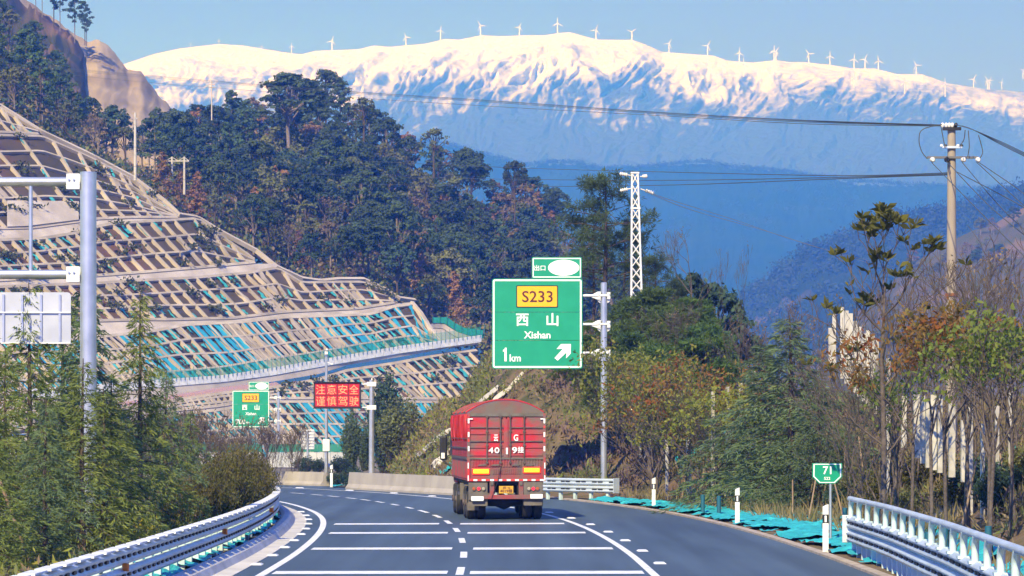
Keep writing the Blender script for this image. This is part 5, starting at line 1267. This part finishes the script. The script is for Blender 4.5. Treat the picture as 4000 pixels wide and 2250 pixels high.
for i,(px,D,ty) in enumerate([(2470,150,1190),(2540,148,1160),(2610,146,1230),(2690,150,1190),(2500,140,1330),(2310,160,1260),(2210,156,1480),(2290,148,1500),(2350,142,1560),(2180,150,1590),(2240,143,1640),(2420,140,1400),(2570,138,1380),(2650,142,1340),(2330,138,1700),(2750,140,1300),(2100,160,1500),(2700,130,1480)]):
    p=at_px(px,D); hgt=max(1.2,HC+(1690-ty)*D/F-p.z); use('bb%d'%(i%3),lambda i=i:bank_pine(920+i,3.,3.,FL['pine'],.08,True),p,hgt,3.,None,min(1.6,2.2/hgt+.6),'young green pine bush '+('on the spur below the exit sign board' if px<2300 else 'beside the exit sign post' if px<2440 else 'around the foot of the lattice mast' if px<2580 else 'on the bank right of the lattice mast'),'pine bush','young pine bushes on the bank right of the exit sign')
for i,(px,D,ty,lab) in enumerate([(2790,186,1120,'dark rust-tinted round tree behind the slim bare saplings'),(2870,190,1215,'dark round tree right of the slim bare saplings'),(2700,180,1080,'dark tree behind the tall bare tree'),(2940,195,1330,'dark low tree left of the big cedar')]):
    p=at_px(px,D); use('dk%d'%(i%2),lambda i=i:far_tree('round',950+i,LM['deep'],h=9,w=8),p,HC+(1690-ty)*D/F-p.z,9.,None,.75,lab)
# low dark shrubs at the toe of the right bank
for i in range(26):
    D=random.choice([66,72,78,84,90,96,102,108]); p=road_pt(t_at(D),random.uniform(12.0,14.0)); p.z=gz(p.x,p.y)
    use('toe%d'%(i%3),lambda i=i:bush(960+i,1.1,1.5,(LM['deep'],FL['yew'],LM['olive'])[i%3],3000,.10,.4,.5),p,random.uniform(.7,1.4),1.1,None,1.,'low dark evergreen shrub at the foot of the right bank, '+('behind the near right guardrail' if D<75 else 'behind the kilometre board' if D<88 else 'behind the turquoise netting'),'shrub','low shrubs along the foot of the right bank')
for i in range(30):
    D=random.uniform(62,112); p=road_pt(t_at(D),random.uniform(10.5,15.5)); p.z=gz(p.x,p.y); a=random.uniform(-.5,.5)
    prop((p.x+a*1.2,p.y,p.z-.1),(p.x+a*.1,p.y,p.z+random.uniform(1.2,1.9)),'slim timber stake propping a planted tree on the right bank',.03,prop_m,'timber stakes on the right bank')
for i,(px,D) in enumerate([(2745,97),(2808,95),(3565,63.6),(3625,60.6),(3690,61.6),(3860,57.6),(3300,80)]):
    p=at_px(px,D); mb=MB(); mb.tube([(p.x,p.y-.02,p.z-.1),(p.x,p.y-.02,p.z+.75)],.07,8); tag(mb.build('trunk_wrap',blue_w),'dark blue wrap around the base of a planted tree on the right bank','tree wrap','blue trunk wraps on the right bank')

# ground cover ---------------------------------------------------------
net_g=mat('ground_net',(.02,.42,.48),.75,col2=(.04,.56,.58),col3=(.015,.32,.37),scale=1.2,detail=10,coord='World',bump=1.0,bscale=7,lo=.3,hi=.7)
def net(name,f,nu,nv,thr):
    mb=MB(); mb.recalc=False; V=[[f(i/(nu-1),j/(nv-1)) for j in range(nv)] for i in range(nu)]
    vs=[p for r in V for p in r]; fs=[]
    for i in range(nu-1):
        for j in range(nv-1):
            p=V[i][j]; e=min(j,nv-2-j)/(nv*.5)
            if fbm(p.x/1.3,p.y/2.2,8,4)+e*1.0>thr: fs.append((i*nv+j,i*nv+j+1,(i+1)*nv+j+1,(i+1)*nv+j))
    mb.add(vs,fs,False); o=mb.build(name,net_g); tag(o,kind='stuff'); return o
def fr(u,v):
    t=lerp(t_at(44),t_at(116),u); wd=lerp(1.9,3.6,smooth(0,.45,u)*(1-smooth(.65,1,u))); p=road_pt(t,8.35+v*wd); return Vector((p.x,p.y,.07+max(0,bank_ht(p.x,p.y))+.10*abs(fbm(p.x/.5,p.y/.9,3,5))+.10*math.sin(v*PI)))
net('ground_netting',fr,300,40,.08)
def fl(u,v):
    t=lerp(t_at(20),t_at(108),u); p=road_pt(t,-5.22-v*1.3); return Vector((p.x,p.y,.16+.14*abs(fbm(p.x/.7,p.y/1.2,5,4))+.1*math.sin(v*PI)))
net('verge_netting',fl,200,14,.02)
def fb(u,v):
    px=lerp(1300,1480,u); D=lerp(146,152,v); q=at_px(px,D); return q+Vector((0,0,.1+.1*abs(fbm(q.x,q.y,3,3))))
net('far_netting',fb,40,10,.15)
for (ax,ay,aD),(bx,by,bD),w_ in [((2640,1840,103),(2730,1790,106),.9),((2790,1740,108),(2860,1700,110),1.1),((2820,1690,108),(2850,1810,107),.8),((2880,1680,111),(2985,1590,116),.7),((1790,1830,140),(1700,1890,138),1.2),((3190,1490,92),(3250,1500,92),.9),((3640,1820,70),(3700,1900,70),.8),((3940,1760,60),(4010,1720,60),.7)]:
    def fn(u,v):
        x=lerp(ax,bx,u)+(v-.5)*w_*22; y=lerp(ay,by,u)-(v-.5)*w_*30; D=lerp(aD,bD,u); X=(x-2000)*D/F; q=Vector((X,D,bank_ht(X,D)));  # settle it on the bank
        for _ in range(24):
            if HC+(1690-y)*q.y/F<=bank_ht((x-2000)*q.y/F,q.y): break
            q.y+=1.; 
        X=(x-2000)*q.y/F; return Vector((X,q.y-.1,bank_ht(X,q.y)+.18+.2*abs(fbm(x/9,y/9,2,3))))
    net('torn_netting',fn,22,12,.18)
nr=np.random.RandomState(9)
def scatter(n,fpos,keep):
    out=[]
    for _ in range(n):
        q=fpos()
        if keep(q): out.append(q)
    return out
straw=leafmat('dry_grass',(.30,.23,.12),(.16,.15,.065),objvar=0,trans=.3,scale=.7)
def rb(): 
    D=random.uniform(40,118)**1.0; p=road_pt(t_at(D),random.uniform(10.0,30)); return Vector((p.x,p.y,bank_ht(p.x,p.y)))
G_=scatter(5200,rb,lambda q:fbm(q.x/3.,q.y/5.,1,3)>-.15)
P=np.repeat(arr(G_),9,axis=0)+nr.normal(size=(len(G_)*9,3))*np.array([.12,.12,.01]); Dr=nr.normal(size=P.shape)*.35+np.array([0,0,1.2])
tag(link_mesh('dry_grass',quads_mesh('dry_grass',leaf_quads(P,.55,.06,dirs=Dr,rng=nr),straw)),kind='stuff')
scrubm=[LM['olive'],LM['brown'],FL['twig'],FL['yg']]
def sp(): X=random.uniform(-9,16); D=random.uniform(122,205); return Vector((X,D,bank_ht(X,D)))
G2=scatter(5200,sp,lambda q:q.z>.25)
mi=[]; P=[]
for q in G2:
    left=q.x<1.5-(q.y-150)*.03; n1=fbm(q.x/3,q.y/5,3,3); m=(0 if n1>.1 else 3 if n1>-.25 and random.random()<.5 else 1) if left else (2 if n1<0 else 1 if n1<.15 else 0)
    for _ in range(18): P.append(q+Vector((random.gauss(0,.3),random.gauss(0,.35),abs(random.gauss(.12,.2))))); mi.append(m)
tag(link_mesh('bank_scrub',quads_mesh('bank_scrub',leaf_quads(arr(P),.30,.28,rng=nr,dirs=nr.normal(size=(len(P),3))*.6+np.array([0,0,.7])),scrubm,mi=mi)),kind='stuff')
G3=scatter(3800,rb,lambda q:q.z>.5 and fbm(q.x/2.,q.y/4.,7,3)<.12); P=[]; mi=[]
for q in G3:
    m=random.choice([0,1,1,2,2])
    for _ in range(16): P.append(q+Vector((random.gauss(0,.22),random.gauss(0,.22),abs(random.gauss(.15,.22))))); mi.append(m)
tag(link_mesh('bank_brush',quads_mesh('bank_brush',leaf_quads(arr(P),.22,.22,rng=nr,dirs=nr.normal(size=(len(P),3))*.6+np.array([0,0,.7])),scrubm,mi=mi)),kind='stuff')
def lb(): D=random.uniform(30,170); p=road_pt(min(t_at(D),TL-5),-random.uniform(6.3,24)); return Vector((p.x,p.y,.08))
G4=scatter(4200,lb,lambda q:True); P=[]; mi=[]
for q in G4:
    m=random.choice([0,0,1,3])
    for _ in range(14): P.append(q+Vector((random.gauss(0,.25),random.gauss(0,.25),abs(random.gauss(.1,.18))))); mi.append(m)
tag(link_mesh('verge_growth',quads_mesh('verge_growth',leaf_quads(arr(P),.2,.25,rng=nr,dirs=nr.normal(size=(len(P),3))*.6+np.array([0,0,.7])),scrubm,mi=mi)),kind='stuff')
# white slab wall and white stakes
slab_m=mat('white_slab',(.52,.50,.46),.8,col2=(.36,.34,.30),scale=3,detail=6)
ww=empty('slab_wall',(0,0,0)); tag(ww,'fan-shaped wall of upright white concrete slabs on the right bank','wall')
TP=[(3236,1268),(3262,1190),(3283,1196),(3300,1215),(3335,1262),(3352,1284),(3400,1300),(3440,1330),(3470,1440),(3500,1540),(3560,1540),(3640,1550),(3700,1580),(3770,1650)]
BT=[(3236,1400),(3300,1480),(3380,1560),(3440,1620),(3530,1740),(3620,1810),(3770,1870)]
x=3236; R=random.Random(8); k=0
while x<3768:
    D=lerp(96,70,min(1,(x-3236)/400)); w_=R.uniform(15,19) if x<3440 else R.uniform(20,28)
    y0=interp(TP,x)+R.uniform(-14,14); y1=interp(BT,x)+20
    if (3236<=x<=3258) or R.random()<(.92 if x<3440 else .62):
        a=W(x,y0,D); b_=W(x+w_*.9,y1,D); mb=MB(); mb.box(((a.x+b_.x)/2,D+.03*(k%2),(a.z+b_.z)/2),(b_.x-a.x,.10,a.z-b_.z),rz=.10*(-1)**k); mb.build('slab',slab_m,ww)
    x+=w_; k+=1
for i,(px,y0,y1,D,w_) in enumerate([(2690,1610,1790,116,17),(2785,1530,1640,108,12),(2842,1510,1660,110,12),(2893,1495,1600,112,12),(2945,1450,1560,114,11),(3790,1590,1830,70,17),(3838,1655,1850,68,15),(3895,1585,1740,72,14),(3948,1530,1720,72,15),(3470,1400,1600,84,13),(2605,1720,1850,118,10),(2500,1740,1850,126,9),(2520,1738,1850,126,9),(2540,1740,1850,126,9)]):
    X=(px-2000)*D/F; w2=w_*D/F; zt=HC+(1690-y0)*D/F; zb=min(HC+(1690-y1)*D/F,bank_ht(X,D)-.1); mb=MB(); mb.box((X,D,(zt+zb)/2),(w2,w2,zt-zb),rz=.3); tag(mb.build('white_stake',slab_m,bevel=.01),'upright white concrete stake standing in the planting of the right bank','stake','white concrete stakes on the right bank')
rock_m=mat('pale_rock',(.42,.36,.28),.9,col2=(.28,.22,.16),scale=2,bump=.8)
for i,(px,D,s_) in enumerate([(2862,112,1.0),(2890,113,.8),(2915,114,.9),(2840,111,.6),(3740,72,.5),(3700,73,.45)]):
    bmm=bmesh.new(); bmesh.ops.create_icosphere(bmm,subdivisions=2,radius=1)
    for v in bmm.verts: v.co*=1+.5*fbm(v.co.x*1.3+i,v.co.y*1.3,v.co.z*1.3,3)
    me=bpy.data.meshes.new('rock'); bmm.to_mesh(me); bmm.free(); me.materials.append(rock_m); p=at_px(px,D); o=link_mesh('rock',me,None,p+Vector((0,0,.2*s_))); o.scale=(s_*.8,s_*.6,s_*.55); tag(o,'pale angular rock lying on the right bank among saplings','rock','pale rocks on the right bank')
# drain channels climbing the spur
for k,(a,b_) in enumerate([((1640,1800),(1960,1530)),((1700,1840),(2045,1478))]):
    pts=[]
    for i in range(26):
        x=lerp(a[0],b_[0],i/25); y=lerp(a[1],b_[1],i/25); D=135.
        while D<190 and HC+(1690-y)*D/F>bank_ht((x-2000)*D/F,D): D+=.5
        X=(x-2000)*D/F; pts.append(Vector((X,D,bank_ht(X,D)+.12)))
    pts=[pts[0]]+[(pts[i-1]+pts[i]*2+pts[i+1])/4 for i in range(1,25)]+[pts[-1]]
    mb=MB(); path_sweep(mb,pts,[(-.28,-.1),(-.28,.16),(-.18,.16),(-.14,0),(.14,0),(.18,.16),(.28,.16),(.28,-.1)]); tag(mb.build('drain_channel',conc),('pale concrete drain channel climbing the grassy spur, the left one','pale concrete drain channel climbing the grassy spur, the right one')[k],'drain')
# ------------------------------------------------------------ poles, wires, turbines
wire_m=mat('wire',(.06,.075,.085),.6); pole_m=mat('pole_concrete',(.36,.31,.25),.85,col2=(.26,.22,.18),scale=1.5,detail=7,bump=.3,stretch=(1,1,.4)); ceram=mat('white_insulator',(.72,.70,.66),.3); rust=mat('rust_band',(.22,.08,.03),.9); copper=mat('faint_wire',(.30,.26,.22),.6)
D=92.; px=3717; base=W(px,1690,D); X0=base.x; zt=HC+(1690-492)*D/F; zb=bank_ht(X0,D)-.2
up=empty('utility_pole',(X0,D,zb),label='tall concrete utility pole with crossarms and insulators on the right bank',cat='utility pole')
mb=MB(); mb.tube([(0,0,0),(0,0,(zt-zb)*.5),(0,0,zt-zb)],[.185,.16,.125],18); mb.build('shaft',pole_m,up)
z=lambda y:HC+(1690-y)*D/F-zb
mb=MB(); mb.tube([(0,0,z(1158)),(0,0,z(1146))],[.20,.20],18); mb.build('rust_band',rust,up)
U=D/F # metres per photo pixel there
for y,w0,w1,m,hh in ((505,-38,34,black_m,.10),(577,-40,38,steel_d,.07),(617,-98,100,mat('arm_steel',(.12,.12,.12),.6),.07)):
    mb=MB(); mb.box(((w0+w1)/2*U,-.17,z(y)),((w1-w0)*U,.08,hh)); ar=mb.build('crossarm',m,up)
    if y==505:
        for dx in (-38,-24,-12,0,14): 
            mb=MB(); mb.tube([(dx*U,-.17,z(500)),(dx*U,-.17,z(492)),(dx*U,-.17,z(487)),(dx*U,-.17,z(482))],[.03,.06,.055,.03],10); mb.build('insulator',ceram if dx<14 else black_m,ar)
    if y==577:
        for dx in (-42,-27,22,36): 
            mb=MB(); mb.tube([(dx*U,-.17,z(574)),(dx*U,-.17,z(566))],[.06,.04],8); mb.build('insulator',black_m if dx in(-27,36) else ceram,ar)
    if y==617:
        for dx in (-78,-22,42,99):
            mb=MB(); mb.tube([(dx*U,-.34,z(628)),(dx*U,-.26,z(627)),(dx*U,-.17,z(626)),(dx*U,-.08,z(625))],[.05,.085,.085,.04],12); mb.build('insulator',ceram if dx!=-22 else black_m,ar)
def wire(pts,r,lab,grp=None,m=wire_m,name='power_line',n=26):
    """pts (px,py,D) along the span; the line hangs smoothly between them"""
    xs=[p[0] for p in pts]; P=[]
    for i in range(len(pts)-1):
        p0=pts[max(i-1,0)];p1=pts[i];p2=pts[i+1];p3=pts[min(i+2,len(pts)-1)]
        for k in range(n//(len(pts)-1)+1):
            t=k/(n//(len(pts)-1)+1)
            c=[.5*((2*p1[j])+(-p0[j]+p2[j])*t+(2*p0[j]-5*p1[j]+4*p2[j]-p3[j])*t*t+(-p0[j]+3*p1[j]-3*p2[j]+p3[j])*t**3) for j in range(2)]
            D_=1/lerp(1/p1[2],1/p2[2],t); P.append(W(c[0],c[1],D_))
    P.append(W(*pts[-1])); rr=[r*max(1,(p.y/D0w)**.8) if False else r for p in P]
    mb=MB(); mb.recalc=False; mb.tube(P,rr,5,False); o=mb.build(name,m); tag(o,lab,'wire',grp); return o
lw='long overhead wire from the top of the utility pole to the upper left'
for k,(dy,dx) in enumerate(((0,-38),(3,-24),(7,-10))):
    wire([(3717+dx,488+dy*.3,92),(3150,470+dy,130),(2600,440+dy,170),(2000,398+dy,230),(1300,352+dy,300),(550,292+dy*1.2,380),(0,242+dy*1.3,430),(-400,205+dy,470)],.016,lw,'long overhead wires of the upper bundle')
wire([(3717-38,492,92),(3150,484,130),(2600,453,170),(2000,420,230),(1300,376,300),(550,320,380),(0,262,430),(-400,225,470)],.016,'separate lower wire just under the long upper bundle')
for k in range(3): wire([(3730+k*14,487+k*2,92),(3790+k*6,503+k*2,84),(3900,549+k*5,72),(4010,602+k*6,62),(4200,700+k*5,50)],.012,'wire running from the utility pole top to the right edge','wires running right from the pole top')
for k,(ys,lab) in enumerate([([675,686,673,655,622,560],'upper of the three level wires passing the lattice mast'),([680,692,704,700,683,640],'middle of the three level wires passing the lattice mast'),([683,697,722,728,716,690],'lowest of the three level wires passing the lattice mast')]):
    wire([(3704,ys[0],92),(3300,ys[1],115),(2650,ys[2],145),(2000,ys[3],230),(1300,ys[4],320),(300,ys[5],430)],.018,lab)
for k,(a,b_,c) in enumerate([((3640,635,92),(3800,800,80),(4010,1010,66)),((3695,628,92),(3860,800,80),(4010,925,70)),((3759,635,92),(3900,800,80),(4010,905,70)),((3816,635,92),(3930,740,80),(4010,812,70)),((3820,632,92),(3950,720,80),(4010,765,70)),((3735,670,92),(3880,745,80),(4010,815,68))]):
    wire([a,b_,c],.014,'thin wire slanting down right from the utility pole','thin wires slanting from the utility pole',n=12)
for k,pts in enumerate([[(3680,486,91),(3605,505,91),(3590,545,91),(3600,590,91),(3622,620,91)],[(3676,495,91),(3684,540,91),(3692,580,91)],[(3770,508,91),(3765,545,91),(3748,572,91)],[(3782,510,91),(3786,570,91),(3780,612,91)],[(3822,528,91),(3838,590,91),(3828,618,91)]]):
    wire(pts,.016,'slack jumper cable looping beside the crossarms of the utility pole','jumper cables of the utility pole',name='jumper_cable',n=16)
for k,pts in enumerate([[(2520,742,150),(2600,775,170),(2880,862,240),(3170,960,320),(3600,1070,420),(4100,1200,520)],[(2520,748,150),(2700,820,180),(3000,905,250),(3500,1060,380),(4100,1225,520)]]):
    wire(pts,.018,('upper','lower')[k]+' faint pale wire slanting down right across the blue hill',m=copper)
# white lattice mast
D=156.; U=D/F; bx=W(2489,1690,D).x; zb=bank_ht(bx,D)-.3; ztop=HC+(1690-676)*U
lm=empty('lattice_mast',(bx,D,zb),label='slim white steel lattice mast with crossed bracing among the pines',cat='pylon')
H=ztop-zb; n=15
def hw_(f): return lerp(24,11.5,f)*U
def cx_(f): return 0*f+lerp(0,-9,f)*U
white_s=mat('white_steel',(.72,.73,.74),.45)
for sx in (-1,1):
    for sy in (-1,1):
        mb=MB(); mb.tube([(cx_(f)+sx*hw_(f),sy*hw_(f),H*f) for f in (0,.5,1)],.055,5); mb.build('leg',white_s,lm)
for k in range(n):
    f0,f1=k/n,(k+1)/n
    for face in range(2):
        yy=(-1,1)[face]
        for s in (1,-1):
            mb=MB(); mb.tube([(cx_(f0)-s*hw_(f0),yy*hw_(f0),H*f0),(cx_(f1)+s*hw_(f1),yy*hw_(f1),H*f1)],.032,4); mb.build('brace',white_s,lm)
    mb=MB()
    for s in (1,-1): mb.tube([(cx_(f0)+s*hw_(f0),-hw_(f0),H*f0),(cx_(f1)+s*hw_(f1),hw_(f1),H*f1)],.032,4)
    mb.build('brace',white_s,lm)
for f in (1,.80): 
    mb=MB(); mb.box((cx_(f),0,H*f),(2*hw_(f)+.14,2*hw_(f)+.14,.08)); mb.build('collar',white_s,lm)
for (ax,ay,bx2,by) in ((2470,686,2420,678),(2500,690,2528,688),(2470,735,2422,745),(2502,738,2555,755)):
    mb=MB(); pa=W(ax,ay,D-.2)-Vector((bx,D,zb)); pb=W(bx2,by,D-.2)-Vector((bx,D,zb)); mb.tube([pa,pb],.03,5)
    for k in range(4): q=pa.lerp(pb,.45+.15*k); dd=(pb-pa).normalized()*.05; mb.tube([q-dd,q,q+dd],[.05,.12,.05],8)
    mb.build('insulator_string',ceram,lm)
# concrete poles on the wooded hillside
def simple_pole(px,y0,y1,D,r,lab,arms=()):
    a=W(px,y0,D); b_=W(px,y1,D); e=empty('utility_pole',(a.x,D,b_.z),label=lab,cat='utility pole'); h=a.z-b_.z
    mb=MB(); mb.tube([(0,0,0),(0,0,h)],[r,r*.7],8); mb.build('shaft',mat('far_pole',(.48,.46,.43),.8) if 'far_pole' not in bpy.data.materials else bpy.data.materials['far_pole'],e)
    for y,x0,x1 in arms: mb=MB(); mb.box(((x0+x1)/2*D/F,0,h-(y-y0)*D/F),((x1-x0)*D/F,.15,.15)); mb.build('crossarm',bpy.data.materials['far_pole'],e)
    return e
simple_pole(528,440,705,395,.22,'tall grey concrete pole at the crest of the lattice slope',((462,-4,8),(640,-4,6)))
simple_pole(827,318,470,560,.14,'wooden pole with crossarms on the saddle below the snow mountain',((330,-14,14),(342,-10,10)))
hp=simple_pole(720,612,760,440,.20,'pair of linked concrete poles with one long crossarm in the forest',((629,-72,18),))
mb=MB(); q=(672-720)*440/F; mb.tube([(q,0,(760-690)*440/F),(q,0,(760-612)*440/F)],[.17,.15],8); mb.build('shaft',bpy.data.materials['far_pole'],hp)
for a,b_ in (((-72,629),(-48,614)),((-48,614),(-24,629)),((-24,629),(0,614)),((0,614),(18,629))):
    mb=MB(); mb.tube([(a[0]*440/F,0,(760-a[1])*440/F),(b_[0]*440/F,0,(760-b_[1])*440/F)],.06,5); mb.build('brace',bpy.data.materials['far_pole'],hp)
# wind turbines along the snow ridge
turb=mat('turbine_white',(.85,.86,.88),.5)
def turbine():
    r=empty('wind_turbine',group='wind turbines along the snow ridge')
    mb=MB(); mb.tube([(0,0,-12),(0,0,58)],[3.8,2.8],8); mb.build('tower',turb,r)
    hub=MB(); hub.tube([(0,3,58.5),(0,-5,58.5)],[2.2,1.6],8); h=hub.build('nacelle',turb,r)
    rot=MB(); rot.tube([(0,-5,0),(0,-7.5,0)],[1.9,.6],8); rr=rot.build('rotor',turb,r); rr.location=(0,0,58.5)
    for k in range(3):
        a=k*2*PI/3; mb=MB(); d=Vector((math.sin(a),0,math.cos(a))); s=Vector((math.cos(a),0,-math.sin(a)))
        P=[]; 
        for u,w_ in ((0,1.6),(.15,2.9),(.5,2.2),(1,1.1)): c=d*34*u+Vector((0,-5.8,0)); P.append([c-s*w_,c+Vector((0,-.5,0)),c+s*w_,c+Vector((0,.5,0))])
        mb.strip(P,True,closed=True); mb.build('blade',turb,rr)
    return r
t0=turbine(); fr=True
TUR=[(1139,202,.62,0),(1297,196,.95,.3),(1586,178,.9,1.7),(1721,152,.92,.15),(1877,138,1.0,-.5),(2029,137,.85,.4),(2178,130,1.05,0),(2328,154,1.,.35),(2468,160,.95,.9),(2613,205,.92,.5),(2764,216,1.,.55),(2888,241,.95,.1),(2904,290,1.,.05),(3024,236,1.,0),(3031,237,.95,.6),(3159,248,1.,-.6),(3242,254,.95,.0),(3336,268,1.,.15),(3335,345,1.02,.1),(3379,269,1.,.4),(3431,275,1.,-.1),(3579,292,1.,-.5),(3578,300,.6,.2),(3534,360,1.,-.2),(3692,368,1.,-.1),(3803,345,.95,.5),(3858,352,1.,-.55),(3864,350,.9,.5),(3913,341,.6,.3),(3996,300,.7,.9),(855,172,.55,0),(1023,196,.6,0),(745,183,.5,.2)]
names={0:'leftmost clearly seen wind turbine on the snowy ridge'}
for k,(px,py,s,a) in enumerate(TUR):
    o=t0 if fr else copy_tree(t0); fr=False; D=9500 if px not in (855,1023,745) else 12450
    inside=py>interp(SKY,px)+25
    if inside: D=9000
    o.location=W(px,py+ (3 if not inside else 2),D); o.scale=(s*.57,)*3
    for c in o.children:
        if c.name.startswith('rotor'): c.rotation_euler=(0,a,0)
    if px<1100: lab='faint wind turbine half lost in cloud on the far snowy mountain'; o['group']='faint turbines on the far mountain'
    elif px<2400: lab='small white wind turbine on the high snowy ridge left of the summit fall'
    elif inside: lab='white wind turbine standing in front of the snow slope below the ridge line at right'; o['group']='turbines below the ridge line'
    elif px<3100: lab='white wind turbine on the middle of the falling snow ridge'; o['group']='turbines on the falling ridge'
    else: lab='white wind turbine on the low right-hand end of the snow ridge'; o['group']='turbines at the right end of the ridge'
    tag(o,lab,'wind turbine')
